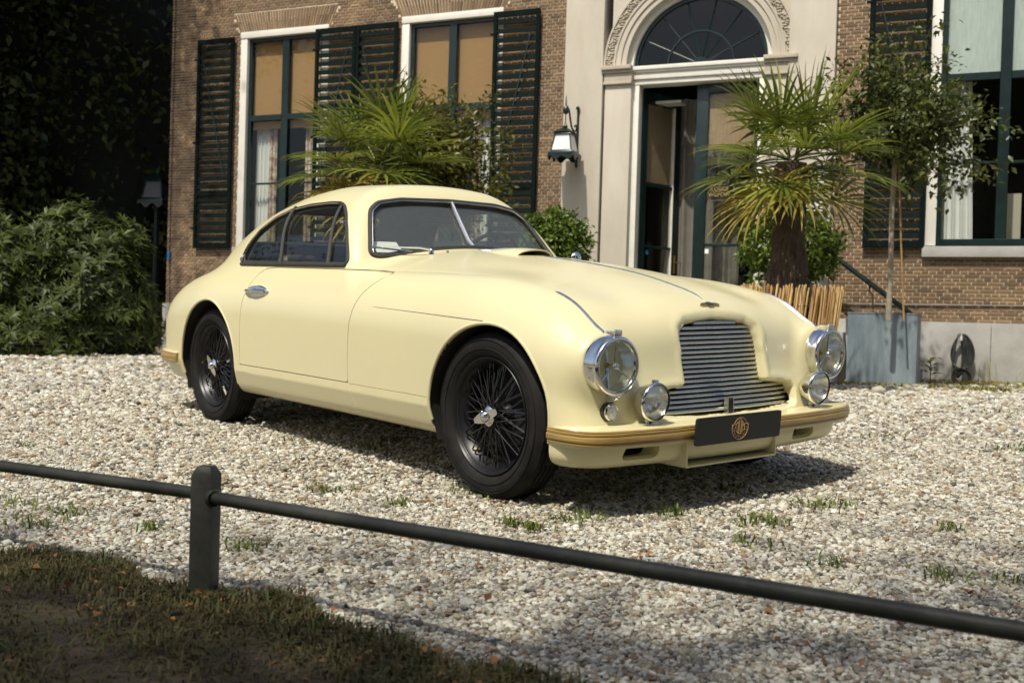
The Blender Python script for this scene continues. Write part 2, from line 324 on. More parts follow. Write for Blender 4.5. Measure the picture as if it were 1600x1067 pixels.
# ---- windows
def wavy(x0, x1, z0, z1, y, amp=.03, waves=7, flare=0.0):
    nx, nz = 60, 10; V = []
    for j in range(nz+1):
        for i in range(nx+1):
            u = i/nx; t = j/nz; x = x0+(x1-x0)*(u*(1+flare*(1-t))); V.append((x, y+amp*math.sin(u*waves*2*math.pi+.6*t)+.3*amp*math.sin(u*waves*4.3*math.pi+t*2), z0+(z1-z0)*t))
    return V, [(j*(nx+1)+i, j*(nx+1)+i+1, (j+1)*(nx+1)+i+1, (j+1)*(nx+1)+i) for j in range(nz) for i in range(nx)]
def window(a, b, kind):
    zb, zt = 2.0, 6.06; w = empty('window', (0, 0, 0), 0, house); pw = .15
    f = MB(); f.bbox(a, a+pw, -.015, .16, zb, zt); f.bbox(b-pw, b, -.015, .16, zb, zt); f.bbox(a, b, -.03, .16, zt-.10, zt+.02); f.build('outer_frame', WHITEP, w, bevel=.008)
    x0, x1 = a+pw, b-pw; c = (x0+x1)/2; g = MB()
    y0, y1 = .06, .13
    g.bbox(x0, x0+.07, y0, y1, zb, zt-.10); g.bbox(x1-.07, x1, y0, y1, zb, zt-.10); g.bbox(x0+.07, x1-.07, y0, y1, zt-.17, zt-.10); g.bbox(x0+.07, x1-.07, y0-.02, y1, zb, zb+.10)
    g.bbox(c-.075, c+.075, y0-.012, y1, zb+.10, zt-.17); g.bbox(x0+.07, c-.075, y0-.012, y1, 4.39, 4.50); g.bbox(c+.075, x1-.07, y0-.012, y1, 4.39, 4.50)
    for u0, u1 in ((x0+.07, c-.075), (c+.075, x1-.07)): g.bbox(u0, u1, y0+.005, y1-.01, 3.185, 3.22)
    g.build('sash', GREENP, w, bevel=.006, seg=1)
    for u0, u1 in ((x0+.07, c-.075), (c+.075, x1-.07)):
        for z0, z1 in ((zb+.10, 3.185), (3.22, 4.39), (4.50, zt-.17)):
            p = MB(); p.bbox(u0, u1, .098, .102, z0, z1); p.build('pane', WGLASS, w, smooth=False)
    s = MB(); s.bbox(a-.03, b+.03, -.10, .17, 1.83, 1.985); s.build('sill', PLINTH, w, bevel=.01)
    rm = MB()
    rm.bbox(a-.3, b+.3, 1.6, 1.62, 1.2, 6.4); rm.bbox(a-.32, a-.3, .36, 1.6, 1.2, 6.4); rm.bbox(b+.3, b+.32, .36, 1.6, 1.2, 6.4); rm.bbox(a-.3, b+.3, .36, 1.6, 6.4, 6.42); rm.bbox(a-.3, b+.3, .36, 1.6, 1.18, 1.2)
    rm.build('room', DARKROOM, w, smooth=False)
    if kind == 'blind':
        for u0, u1 in ((x0+.05, c-.03), (c+.03, x1-.05)):
            m = MB(); m.bbox(u0, u1, .17, .175, 4.26, zt-.12); m.tube([(u0, .172, 4.26), (u1, .172, 4.26)], .014, 6); m.build('roller_blind', BLIND, w)
        V, F = wavy(x0+.03, x0+.36, zb+.02, 4.9, .30, .025, 4); mesh_obj('curtain', V, F, CURT, w)
        V, F = wavy(x0+.36, x0+.54, zb+.02, 4.9, .27, .02, 2); mesh_obj('patterned_curtain', V, F, PATTERN, w)
        V, F = wavy(x1-.34, x1-.03, zb+.02, 4.9, .30, .025, 4); mesh_obj('curtain', V, F, CURT, w)
        V, F = wavy(x1-.50, x1-.34, zb+.02, 4.9, .27, .02, 2); mesh_obj('patterned_curtain', V, F, PATTERN, w)
    else:
        for u0, u1 in ((x0+.05, c-.03), (c+.03, x1-.05)):
            m = MB(); m.bbox(u0, u1, .17, .174, 4.42, zt-.12); m.build('roller_blind', mat('pale_blind', (.48, .55, .53), .9, var=.10, scale=4, stretch=(8, 1, 1)), w)
        V, F = wavy(x0+.02, x0+.40, zb+.02, 4.9, .30, .035, 4, .25); mesh_obj('curtain', V, F, CURT, w)
        V, F = wavy(x1-.40, x1-.02, zb+.02, 4.9, .30, .035, 4); mesh_obj('curtain', V, F, CURT, w)
        m = MB(); m.bbox(c+.09, c+.28, .9, .92, zb, 2.85); m.build('chair_back', mat('pale_cloth', (.45, .43, .36), .9), w)
    return w
window(-12.91, -10.93, 'blind'); window(-9.40, -7.42, 'blind'); window(-.55, 1.47, 'lace')

# ---- portal: pilasters, arch with carved band, imposts, fanlight, doors
PS = empty('portal', (0, 0, 0), 0, house)
for a, b in ((-6.23, -5.56), (-2.58, -1.89)):
    m = MB(); m.bbox(a, b, -.13, .35, .0, ZT); m.build('pilaster', STONE, PS, bevel=.012)
    m = MB(); m.bbox(a-.05, b+.05, -.18, .2, -.05, .62); m.build('pilaster_base', STONE2, PS, bevel=.02)
CS, CZ = -4.01, 4.915
def ring(r0, r1, y0, y1, a0=0, a1=180, n=56):
    m = MB(); A = [math.radians(a0+(a1-a0)*i/n) for i in range(n+1)]; V = []
    for t in A:
        for r, y in ((r0, y0), (r1, y0), (r1, y1), (r0, y1)): V.append((CS+r*math.cos(t), y, CZ+r*math.sin(t)))
    F = [(i*4+j, i*4+(j+1) % 4, (i+1)*4+(j+1) % 4, (i+1)*4+j) for i in range(n) for j in range(4)] + [(3, 2, 1, 0), (n*4, n*4+1, n*4+2, n*4+3)]
    return m.add(V, F)
ring(1.09, 1.17, .05, .34).build('arch_reveal', WHITEP, PS)
ring(1.17, 1.255, -.075, .34).build('arch_moulding', STONE, PS); ring(1.256, 1.30, -.10, .1).build('arch_moulding', STONE, PS); ring(1.301, 1.35, -.085, .1).build('arch_moulding', STONE, PS); ring(1.351, 1.38, -.105, .1).build('arch_moulding', STONE, PS)
ring(1.381, 1.52, -.080, .1).build('arch_frieze', STONE2, PS); ring(1.521, 1.548, -.105, .1).build('arch_moulding', STONE, PS)
cv = MB()                      # carved foliage on the frieze
for i in range(92):
    t = math.radians(2+176*i/91); r = 1.45+.035*math.sin(i*1.35); cx, cz = CS+r*math.cos(t), CZ+r*math.sin(t)
    for k in range(3):
        a = t+i*.9+k*2.1; cv.lathe([(0, -.028), (.016, -.022), (.026, -.008), (.028, .0)], (cx+.028*math.cos(a), -.082, cz+.028*math.sin(a)), Matrix(((1.25, 0, 0), (0, 0, 1), (0, .7, 0))), 6)
co = cv.build('carved_band', STONE2, PS); co['kind'] = 'stuff'
# spandrel wall around the arch
n = 40; A = [math.radians(180*i/n) for i in range(n+1)]; sp = MB(); V = []
for t in A:
    for y in (-.04, .3): V.append((CS+1.30*math.cos(t), y, CZ+1.30*math.sin(t)))
for t in A:
    x, z = math.cos(t), math.sin(t); k = min(1.43/max(abs(x), 1e-6), (ZT-CZ)/max(z, 1e-6))
    for y in (-.04, .3): V.append((CS+k*x, y, CZ+k*z))
m_ = (n+1)*2; F = []
for i in range(n): F += [(i*2, i*2+2, m_+i*2+2, m_+i*2), (i*2, i*2+1, i*2+3, i*2+2)]
sp.add(V, F); sp.build('spandrel', STONE, PS, sharp=20)
for sg in (-1, 1):
    c = CS+sg*1.295; m = MB(); m.bbox(c-.225, c+.225, -.085, .35, .0, 4.62); m.build('jamb', STONE, PS, bevel=.01)
    for z0, z1, o in ((4.62, 4.665, .02), (4.667, 4.80, .0), (4.802, 4.85, .03), (4.852, 4.915, .07)):
        q = MB(); q.bbox(c-.235-o*.6*(sg < 0), c+.235+o*.6*(sg > 0), -.115-o, .36, z0, z1); q.build('impost', STONE2, PS, bevel=.006)
    m = MB(); m.bbox(CS+sg*1.03-.06, CS+sg*1.03+.06, .03, .30, .95, 4.62); m.build('door_frame', WHITEP, PS, bevel=.008)
for z0, z1, y0 in ((4.62, 4.70, .02), (4.702, 4.80, -.01), (4.802, 4.84, -.035), (4.842, 4.905, -.06)):
    m = MB(); m.bbox(CS-1.066, CS+1.066, y0, .30, z0, z1); m.build('transom', WHITEP, PS, bevel=.006)
# fanlight
fan = empty('fanlight', (0, 0, 0), 0, PS)
def fring(r0, r1, y0, y1): return ring(r0, r1, y0, y1, 0, 180, 48)
fring(1.03, 1.088, .12, .20).build('rim_bar', GREENP, fan); fring(.52, .55, .13, .18).build('ring_bar', GREENP, fan); fring(.04, .12, .12, .18).build('hub_bar', GREENP, fan)
for i in range(1, 7):
    t = math.radians(i*180/7); m = MB(); m.tube([(CS+.10*math.cos(t), .155, CZ+.10*math.sin(t)), (CS+1.04*math.cos(t), .155, CZ+1.04*math.sin(t))], .016, 6); m.build('glazing_bar', GREENP, fan)
m = MB(); m.bbox(CS-1.08, CS+1.08, .12, .20, 4.90, 4.945); m.build('base_bar', GREENP, fan)
m = MB(); m.prism([(CS+1.05*math.cos(t), CZ+1.05*math.sin(t)) for t in np.linspace(.0, math.pi, 40)], .150, .154, lambda u, v, w: (u, w, v)); m.build('fan_pane', WGLASS, fan, smooth=False)
# right leaf, shut, with glass and gilt lettering
FL = 1.0; dl = empty('door_leaf', (0, 0, 0), 0, PS); x0, x1 = -4.06, -2.99
m = MB(); m.bbox(x0, x0+.19, .20, .26, FL, 4.60); m.bbox(x1-.14, x1, .20, .26, FL, 4.60); m.bbox(x0+.19, x1-.14, .20, .26, 4.46, 4.60); m.bbox(x0+.19, x1-.14, .20, .26, FL, FL+.35); m.bbox(x0+.19, x1-.14, .205, .255, 2.01, 2.06); m.build('stile', GREENP, dl, bevel=.008)
for z0, z1 in ((FL+.35, 2.01), (2.06, 4.46)):
    m = MB(); m.bbox(x0+.19, x1-.14, .229, .233, z0, z1); m.build('pane', WGLASS, dl, smooth=False)
m = MB(); m.bbox(x0+.2, x1-.15, .27, .275, 3.60, 4.45); m.build('roller_blind', mat('pleated_blind', (.26, .18, .10), .9, col2=(.36, .26, .16), scale=2, stretch=(50, 1, 2)), dl)
m = MB(); m.bbox(x0+.20, x0+.26, .222, .226, 1.90, 1.97); m.build('notice', mat('white_paper', (.8, .78, .72), .8), dl, smooth=False)
GILT = mat('gilt_letter', (.45, .33, .12), .4, 0.3)
for txt, z in (('LOGGE   I', 2.925), ('WILPOW   R', 2.835)):
    V, F = text_mesh(txt, .092); m = MB(); m.add([(x0+.46+v.x*.93, .2265-max(v.z, 0), z+v.y) for v in V], F); m.build('lettering', GILT, dl, smooth=False)
m = MB()
for a, b in (((-3.80, 2.995), (-3.14, 2.995)), ((-3.80, 2.745), (-3.14, 2.745)), ((-3.80, 2.745), (-3.80, 2.995)), ((-3.14, 2.745), (-3.14, 2.995)), ((-3.76, 2.880), (-3.2, 2.880))): m.tube([(a[0], .226, a[1]), (b[0], .226, b[1])], .0035, 4)
m.build('sign_border', mat('gilt_line', (.22, .2, .15), .6), dl)
# left leaf, standing open into the hall
dl = empty('door_leaf', (-4.985, .24, 0), math.radians(66), PS); wl = .98
m = MB(); m.bbox(0, .13, -.03, .03, FL, 4.58); m.bbox(wl-.15, wl, -.03, .03, FL, 4.58); m.bbox(.13, wl-.15, -.03, .03, 4.40, 4.58); m.bbox(.13, wl-.15, -.03, .03, FL, FL+.3); m.bbox(.13, wl-.15, -.025, .025, 3.02, 3.07); m.bbox(.13, wl-.15, -.025, .025, 2.01, 2.05); m.build('stile', GREENP, dl, bevel=.006)
for z0, z1 in ((FL+.3, 2.01), (2.05, 3.02), (3.07, 4.40)):
    m = MB(); m.bbox(.13, wl-.15, -.002, .002, z0, z1); m.build('pane', WGLASS, dl, smooth=False)
m = MB(); m.bbox(.15, wl-.17, .03, .035, 3.10, 4.38); m.build('roller_blind', MATS['pleated_blind'], dl)
m = MB(); m.bbox(wl-.165, wl-.150, -.036, .036, FL+.3, 4.40); m.build('white_edge', WHITEP, dl)
m = MB(); m.bbox(wl-.10, wl-.06, -.045, -.03, 1.62, 1.92); m.tube([(wl-.08, -.05, 1.80), (wl-.08, -.10, 1.80), (wl+.02, -.11, 1.80)], .012, 8); m.build('door_handle', BRASS, dl)
m = MB(); m.bbox(.2, .26, -.008, -.004, 1.90, 1.97); m.build('blue_sticker', mat('blue_sticker', (.03, .15, .45), .5), dl)
# hall behind
m = MB(); m.bbox(-5.6, -2.4, 3.4, 3.42, .9, 6.2); m.bbox(-5.62, -5.6, .36, 3.4, .9, 6.2); m.bbox(-2.4, -2.38, .36, 3.4, .9, 6.2); m.bbox(-5.6, -2.4, .36, 3.4, 6.2, 6.22); m.bbox(-5.6, -2.4, .2, 3.4, .9, FL); m.build('hall', mat('hall_walls', (.09, .08, .065), .9), PS, smooth=False)
V, F = wavy(-4.85, -3.5, FL, 4.58, 1.15, .05, 6); mesh_obj('hall_curtain', V, F, mat('grey_drape', (.15, .14, .115), .95, var=.12, scale=6), PS)
m = MB(); m.bbox(-4.85, -4.4, .5, .8, 4.40, 4.44); m.build('door_closer', WHITEP, PS)

nb = empty('notice_case', W0, WANG); tag(nb, 'green framed notice case with white sheets behind the palm, right of the door', 'notice board')
m = MB()
for x0, x1, z0, z1 in ((-2.50, -2.44, 2.45, 3.20), (-1.99, -1.93, 2.45, 3.20), (-2.44, -1.99, 3.14, 3.20), (-2.44, -1.99, 2.45, 2.51), (-2.44, -1.99, 2.80, 2.83)): m.bbox(x0, x1, -.18, -.135, z0, z1)
m.build('case_frame', GREENP, nb, bevel=.004)
for z0, z1 in ((2.51, 2.80), (2.83, 3.14)):
    m = MB(); m.bbox(-2.44, -1.99, -.15, -.14, z0, z1); m.build('notice_sheet', mat('pale_notice', (.55, .62, .66), .5, var=.08, scale=8), nb, smooth=False)
# ---- landing, steps, handrail
st = empty('entrance_steps', W0, WANG); tag(st, 'grey stone entrance steps below the arched doorway', 'steps')
for i, (d, z) in enumerate(((1.75, .88), (2.05, .70), (2.35, .52), (2.65, .34), (2.95, .17))):
    m = MB(); ex = .28*i; m.bbox(-6.15+.0, -1.42+.0*ex, -d, (-.19 if i == 0 else -(1.752+.3*(i-1))), -.05, z); m.build('step', PLINTH, st, bevel=.012)
m = MB(); m.bbox(-1.418, -1.10, -1.75, -.19, -.05, .66); m.build('step', PLINTH, st, bevel=.012)
m = MB(); m.bbox(-1.098, -.80, -1.75, -.19, -.05, .44); m.build('step', PLINTH, st, bevel=.012)
m = MB(); m.bbox(-.798, -.50, -1.75, -.19, -.05, .22); m.build('step', PLINTH, st, bevel=.012)
hr = empty('stair_handrail', W0, WANG); tag(hr, 'dark green sloping handrail fixed along the brick wall right of the door', 'handrail')
m = MB(); m.tube([(-2.05, -.45, 2.02), (-1.7, -.45, 1.76), (-.60, -.45, .93)], .038, 10); m.build('rail', GREENP, hr)
for t in (.15, .55, .9):
    s_ = -2.05+1.45*t; z_ = 2.02-1.09*t; m = MB(); m.tube([(s_, -.45, z_-.03), (s_, -.44, z_-.12), (s_, -.02, z_-.14)], .012, 6); m.build('rail_bracket', GREENP, hr)

# ---- lantern beside the door
def lantern(name, loc, rz, arm=True):
    L = empty(name, loc, rz)
    sq = lambda h, z: [(-h, -h, z), (h, -h, z), (h, h, z), (-h, h, z)]
    def frus(h0, z0, h1, z1): return sq(h0, z0)+sq(h1, z1), [(0, 3, 2, 1), (4, 5, 6, 7), (0, 1, 5, 4), (1, 2, 6, 5), (2, 3, 7, 6), (3, 0, 4, 7)]
    b = MB(); b.add(*frus(.215, .0, .215, .035)); b.add(*frus(.19, .035, .175, .075)); b.build('base_tray', GREENP, L, bevel=.004)
    for k in range(4):
        m = MB(); R = Matrix.Rotation(k*math.pi/2, 3, 'Z'); pts = [(-.21, 0), (.21, 0)]+[(.21-.42*i/24, -.05-.035*math.sin(i/24*math.pi*4-.5)) for i in range(25)]
        m.prism(pts, -.213, -.205, lambda u, v, w: R @ Vector((u, w, v))); m.build('scalloped_skirt', GREENP, L)
        m = MB(); m.add([R @ Vector(p) for p in [(-.165, -.168, .078), (.165, -.168, .078), (.118, -.121, .335), (-.118, -.121, .335)]], [(0, 1, 2, 3)]); m.build('glass_panel', mat('opal_glass', (.62, .66, .66), .25), L)
        m = MB(); m.tube([R @ Vector((.172, -.172, .07)), R @ Vector((.124, -.124, .34))], .010, 6); m.build('corner_bar', GREENP, L)
    b = MB(); b.add(*frus(.150, .335, .135, .365)); b.add(*frus(.16, .365, .03, .455)); b.lathe([(.03, .45), (.045, .47), (.02, .50), (.012, .53)], (0, 0, 0), None, 12); b.build('roof', GREENP, L, bevel=.003)
    if arm:
        b = MB(); b.tube([(0, 0, .52), (0, 0, .66)], .008, 6); b.lathe([(0, .66), (.035, .68), (.05, .73), (.035, .78), (.016, .81), (.004, .98), (0, 1.0)], (0, 0, 0), None, 14); b.build('finial', GREENP, L)
        b = MB(); P = [(0, 0, .79), (0, .05, .81), (.01, .12, .76), (.02, .16, .62), (.03, .20, .50), (.04, .28, .44), (.05, .36, .46), (.06, .37, .52), (.055, .33, .55), (.05, .29, .52)]; b.tube(P, .016, 8); b.tube([(.05, .24, .46), (.06, .34, .36), (.07, .36, .28)], .014, 8); b.build('scroll_arm', GREENP, L)
        b = MB(); b.tube([(.07, .375, -.14), (.07, .385, .80)], .018, 8); b.lathe([(0, 0), (.03, .01), (.035, .04), (.02, .06), (0, .07)], (.07, .365, .80), None, 10); b.tube([(.07, .36, -.14), (.07, .32, -.10), (.07, .30, -.02), (.07, .32, .03)], .014, 8); b.build('wall_bracket', GREENP, L)
    return L
lp = wpt(-6.03, -.53, 3.42); tag(lantern('wall_lantern', lp, WANG), 'dark green lantern on a scrolled iron bracket beside the doorway', 'lantern')
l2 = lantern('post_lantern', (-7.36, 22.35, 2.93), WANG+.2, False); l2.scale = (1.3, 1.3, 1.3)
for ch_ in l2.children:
    if ch_.name.startswith('glass_panel'): ch_.data.materials[0] = mat('shaded_glass', (.025, .028, .028), .2); tag(l2, 'dark lantern peeking out behind the left corner of the house', 'lantern')  # lantern glass recoloured dark to stand in for shade behind the corner
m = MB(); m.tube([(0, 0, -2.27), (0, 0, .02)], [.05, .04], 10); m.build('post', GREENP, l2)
# lightning conductor with a blue clip at the corner
cb = empty('corner_cable', W0, WANG); tag(cb, 'thin dark cable with a blue clip running down the left house corner', 'cable')
m = MB(); m.tube([(-14.50, -.02, 7.2), (-14.50, -.02, 1.9), (-14.47, -.02, 1.0), (-14.47, -.08, .1)], .007, 6); m.build('cable', SEAL, cb)
m = MB(); m.box((-14.50, -.05, 1.83), (.06, .04, .17)); m.build('clip', mat('blue_plastic', (.02, .22, .55), .4), cb, bevel=.01)
# hose hanging from a hook by the plinth
hs = empty('garden_hose', wpt(0, -.14, 0), WANG); tag(hs, 'dark garden hose looped over a hook on the grey plinth', 'hose')
HOSE = mat('dark_hose', (.055, .055, .052), .55, var=.3, scale=20)
for k in range(8):
    m = MB(); o = (k-4)*.008; w = .040+.011*k; P = []
    for i in range(41):
        t = i/40*2*math.pi; P.append((o+w*math.sin(t)*(1+.55*(1-math.cos(t))/2), -.03-.010*(k % 4)+.01*math.sin(3*t+k), .72-.62*(.5-.5*math.cos(t))*(1-.03*k)))
    m.tube(P, .0125, 7); m.build('hose_loop', HOSE, hs)
for k in range(4):
    m = MB(); m.tube([(.02+(.085+.014*k)*math.cos(t), -.12-.012*k, .115+(.085+.012*k)*math.sin(t)+.01*math.sin(2*t+k)) for t in np.linspace(0, 2*math.pi, 30, endpoint=False)], .0105, 7, closed=True); m.build('hose_coil', HOSE, hs)
m = MB(); m.tube([(0, .08, .70), (0, -.10, .69), (0, -.11, .74)], .008, 6); m.box((0, -.115, .66), (.03, .03, .06)); m.build('hook', WHITEP, hs)
# ================================================================== planting
def leaves_mesh(P, D, U, L, Wd, fold=.25, curl=.0):
    """leaves as folded lozenges: P base points, D directions, U normals, L lengths, Wd widths"""
    D = D/np.linalg.norm(D, axis=1)[:, None]; S = np.cross(D, U); S /= np.linalg.norm(S, axis=1)[:, None]+1e-9; Nn = np.cross(S, D)
    L = np.broadcast_to(L, (len(P),))[:, None]; Wd = np.broadcast_to(Wd, (len(P),))[:, None]
    a = P; b = P+D*L*.45+S*Wd*.5+Nn*Wd*fold; c = P+D*L-Nn*L*curl; d = P+D*L*.45-S*Wd*.5+Nn*Wd*fold; e = P+D*L*.5
    V = np.stack([a, b, c, d, e], 1).reshape(-1, 3); n = np.arange(len(P))*5
    F = np.concatenate([np.stack([n, n+1, n+4], 1), np.stack([n+1, n+2, n+4], 1), np.stack([n, n+4, n+3], 1), np.stack([n+4, n+2, n+3], 1)])
    return V, F
def rnd_dir(n):
    v = rng.normal(size=(n, 3)); return v/np.linalg.norm(v, axis=1)[:, None]
def crown_points(n_cl, rad, per, spread, hollow=.35, flat=1.0):
    """clump centres inside an ellipsoid, then leaf points round each clump"""
    d = rnd_dir(n_cl); r = (hollow+(1-hollow)*rng.random(n_cl))**.6; C = d*r[:, None]*np.array(rad)
    C += rng.normal(size=C.shape)*np.array(rad)*.07
    P = np.repeat(C, per, 0)+rng.normal(size=(n_cl*per, 3))*spread*np.array([1, 1, flat]); return C, P
def tree_crown(name, m, parent, C, P, centre, size, aspect=.42, up=.5):
    n = len(P); out = P/np.maximum(np.linalg.norm(P, axis=1)[:, None], .05); D = rnd_dir(n)*.8+out*.5; D[:, 2] -= .15; U = rnd_dir(n)*.6+np.array([0, 0, up])+out*.3
    L = size*(.65+.7*rng.random(n)); V, F = leaves_mesh(P+np.array(centre), D, U, L, L*aspect, .18, .12); return mesh_obj(name, V, F, m, parent)
BARK = mat('grey_bark', (.16, .13, .10), .9, var=.3, scale=12, bump=.006, bscale=40)
SOIL = mat('dark_soil', (.035, .026, .018), .95, var=.4, scale=12)
def twigs(parent, base, C, centre, r=.010, k=40, name='branch'):
    idx = rng.choice(len(C), min(k, len(C)), replace=False)
    m = MB()
    for i in idx:
        e = Vector(C[i])+Vector(centre); b = Vector(base); mid = b.lerp(e, .5)+Vector(rng.normal(size=3))*.05; m.tube([b, mid, e], [r, r*.6, r*.25], 5, caps=False)
    o = m.build(name, BARK, parent); return o
# ---- zinc planter with a standard tree and bamboo stake
pc = wpt(-.895, -2.08); zp = empty('zinc_planter', pc, WANG); tag(zp, 'square blue-grey zinc planter on the gravel by the brick wall', 'planter')
ZINC = mat('weathered_zinc', (.125, .165, .19), .55, 0.35, col2=(.30, .36, .38), scale=2.6, stretch=(2.4, 2.4, .45), detail=9, spec=.4)
m = MB(); h, t, H = .42, .012, .94
for (x0, x1, y0, y1) in ((-h, h, -h, -h+t), (-h, h, h-t, h), (-h, -h+t, -h+t, h-t), (h-t, h, -h+t, h-t)): m.bbox(x0, x1, y0, y1, 0, H)
m.bbox(-h+t, h-t, -h+t, h-t, .0, .02); m.build('box', ZINC, zp)
m = MB()
for (x0, x1, y0, y1) in ((-h-.006, h+.006, -h-.006, -h+.03), (-h-.006, h+.006, h-.03, h+.006), (-h-.006, -h+.03, -h+.031, h-.031), (h-.03, h+.006, -h+.031, h-.031)): m.bbox(x0, x1, y0, y1, H+.001, H+.018)
m.build('rim', ZINC, zp)
m = MB(); m.bbox(-h+t+.001, h-t-.001, -h+t+.001, h-t-.001, .80, .86); m.build('soil', SOIL, zp)
tr = empty('standard_tree', (4.63, 13.42, .86)); tag(tr, 'slender standard tree with loose green crown growing in the zinc planter', 'tree')
GL1 = leaf_mat('standard_leaf', (.022, .038, .008), (.115, .13, .022), .38, .30)
m = MB(); m.tube([(0, 0, 0), (.005, 0, .7), (.0, .01, 1.4), (.02, 0, 2.0), (.05, 0, 2.5), (.10, 0, 3.2)], [.036, .032, .030, .028, .022, .01], 10); m.build('trunk', mat('pale_bark', (.30, .26, .18), .85, var=.25, scale=14, bump=.003, bscale=50), tr)
def branchy(nb, base, lift, reach, per, sp, bias):
    """leaves strung along wandering branches: an airy, uneven crown"""
    B = MB(); C = []; P = []
    for i in range(nb):
        az = i*2.4+rng.normal()*.4; el = lift[0]+(lift[1]-lift[0])*rng.random(); L = reach*(.55+.6*rng.random()); d = np.array([math.cos(az)*math.cos(el), math.sin(az)*math.cos(el)*.85, math.sin(el)])+np.array(bias)*.35; q = np.array(base, float)+np.array([0, 0, .5*rng.random()]); path = [tuple(q)]; nseg = 7
        for j in range(nseg):
            d = d+rng.normal(size=3)*.16+np.array([0, 0, -.04]); d /= np.linalg.norm(d); q = q+d*L/nseg; path.append(tuple(q))
            if j >= 1:
                for _ in range(2):
                    c = q+rng.normal(size=3)*.10; C.append(c); P.append(c+rng.normal(size=(per, 3))*sp)
        B.tube(path, [.012*(1-t/(nseg+.5)) for t in range(nseg+1)], 5, caps=False)
    return B, np.array(C), np.concatenate(P)
B, C, P = branchy(58, (.03, 0, 1.95), (-.25, 1.45), 1.12, 13, .075, (.28, 0, .12)); B.build('branch', BARK, tr)
tree_crown('crown', GL1, tr, C, P-np.array([.25, 0, 2.6]), (.25, 0, 2.6), .088, .48)
sk = MB(); sk.tube([(4.80, 13.36, .86), (4.74, 13.38, 1.8), (4.68, 13.41, 2.9)], .012, 7); tag(sk.build('bamboo_stake', mat('bamboo_cane', (.36, .22, .07), .6, var=.2, scale=20)), 'thin bamboo cane staking the tree in the zinc planter', 'stake')
# ---- tree behind the palm at the left
tl = empty('window_tree', (-1.15, 13.6, 0)); tag(tl, 'small yellow-green leafy tree before the second window', 'tree')
GL2 = leaf_mat('yellow_leaf', (.035, .048, .008), (.20, .185, .025), .4, .35)
m = MB(); m.tube([(0, 0, 0), (.02, 0, 1.2), (.0, .0, 2.2), (.03, 0, 3.2)], [.05, .045, .035, .015], 10); m.build('trunk', BARK, tl)
B, C, P = branchy(74, (.0, 0, 2.05), (-.2, 1.5), 1.0, 15, .07, (-.02, 0, .25)); B.build('branch', BARK, tl)
tree_crown('crown', GL2, tl, C, P-np.array([0, 0, 2.6]), (0, 0, 2.6), .074, .5)
pt_ = MB(); pt_.lathe([(0, 0), (.28, 0), (.36, .55), (.40, .60), (.36, .60), (.34, .5), (0, .5)], (-1.0, 13.6, .0), None, 28); tag(pt_.build('tree_tub', mat('terracotta', (.30, .15, .08), .85, var=.2)), 'terracotta tub of the tree by the second window, hidden behind the car', 'pot')

# ---- fan palms
PALM1 = leaf_mat('palm_leaf', (.060, .090, .012), (.29, .32, .045), .34, .36, .5)
PALM2 = leaf_mat('palm_leaf_old', (.17, .14, .018), (.44, .33, .05), .45, .35)
FIBRE = mat('palm_fibre', (.055, .036, .022), .95, col2=(.14, .10, .065), scale=14, stretch=(3, 3, .7), bump=.02, bscale=34)
def frond(parent, base, az, el, plen, R, m, nl=24, spread=300, droop=.5):
    """fan leaf: stalk, then leaflets radiating from its tip, each bending down under its weight"""
    d = Vector((math.cos(az)*math.cos(el), math.sin(az)*math.cos(el), math.sin(el))); b = Vector(base)
    P = [b+d*plen*t+Vector((0, 0, -.10*plen*t*t)) for t in (0, .35, .7, 1)]; s = MB(); s.tube(P, [.013, .010, .008, .006], 6)
    tip = P[-1]; ax = (P[-1]-P[-2]).normalized(); sd = ax.cross(Vector((0, 0, 1))); sd = sd.normalized() if sd.length > .1 else Vector((1, 0, 0)); nr = sd.cross(ax).normalized()
    V = []; F = []
    for i in range(nl):
        a = math.radians(-spread/2+spread*i/(nl-1)) + rng.normal()*.025; dr = (ax*math.cos(a)+sd*math.sin(a)).normalized(); dr = (dr+nr*(.18+.1*rng.random())).normalized()
        Ln = R*(.80+.20*math.cos(a*.55))*(.9+.16*rng.random()); w = .020*(.8+.4*rng.random()); pos = tip.copy(); cur = dr.copy(); n0 = len(V); k = 6
        sdl = cur.cross(nr); sdl = sdl.normalized() if sdl.length > .05 else sd
        for j in range(k+1):
            t = j/k; ww = w*(.35+1.3*t if t < .45 else .95*(1-(t-.45)/.55)**.8+.03)
            up_ = sdl.cross(cur); V += [tuple(pos+sdl*ww+up_*ww*.5), tuple(pos), tuple(pos-sdl*ww+up_*ww*.5)]
            pos = pos+cur*(Ln/k); g = droop*(.02+.16*t*t+.22*max(0, t-.55)); cur = (cur+Vector((rng.normal()*.02, rng.normal()*.02, -g))).normalized()
        for j in range(k):
            q = n0+j*3; F += [(q, q+1, q+4, q+3), (q+1, q+2, q+5, q+4)]
    s.add(V, F); s.build('frond', m, parent, sharp=60)
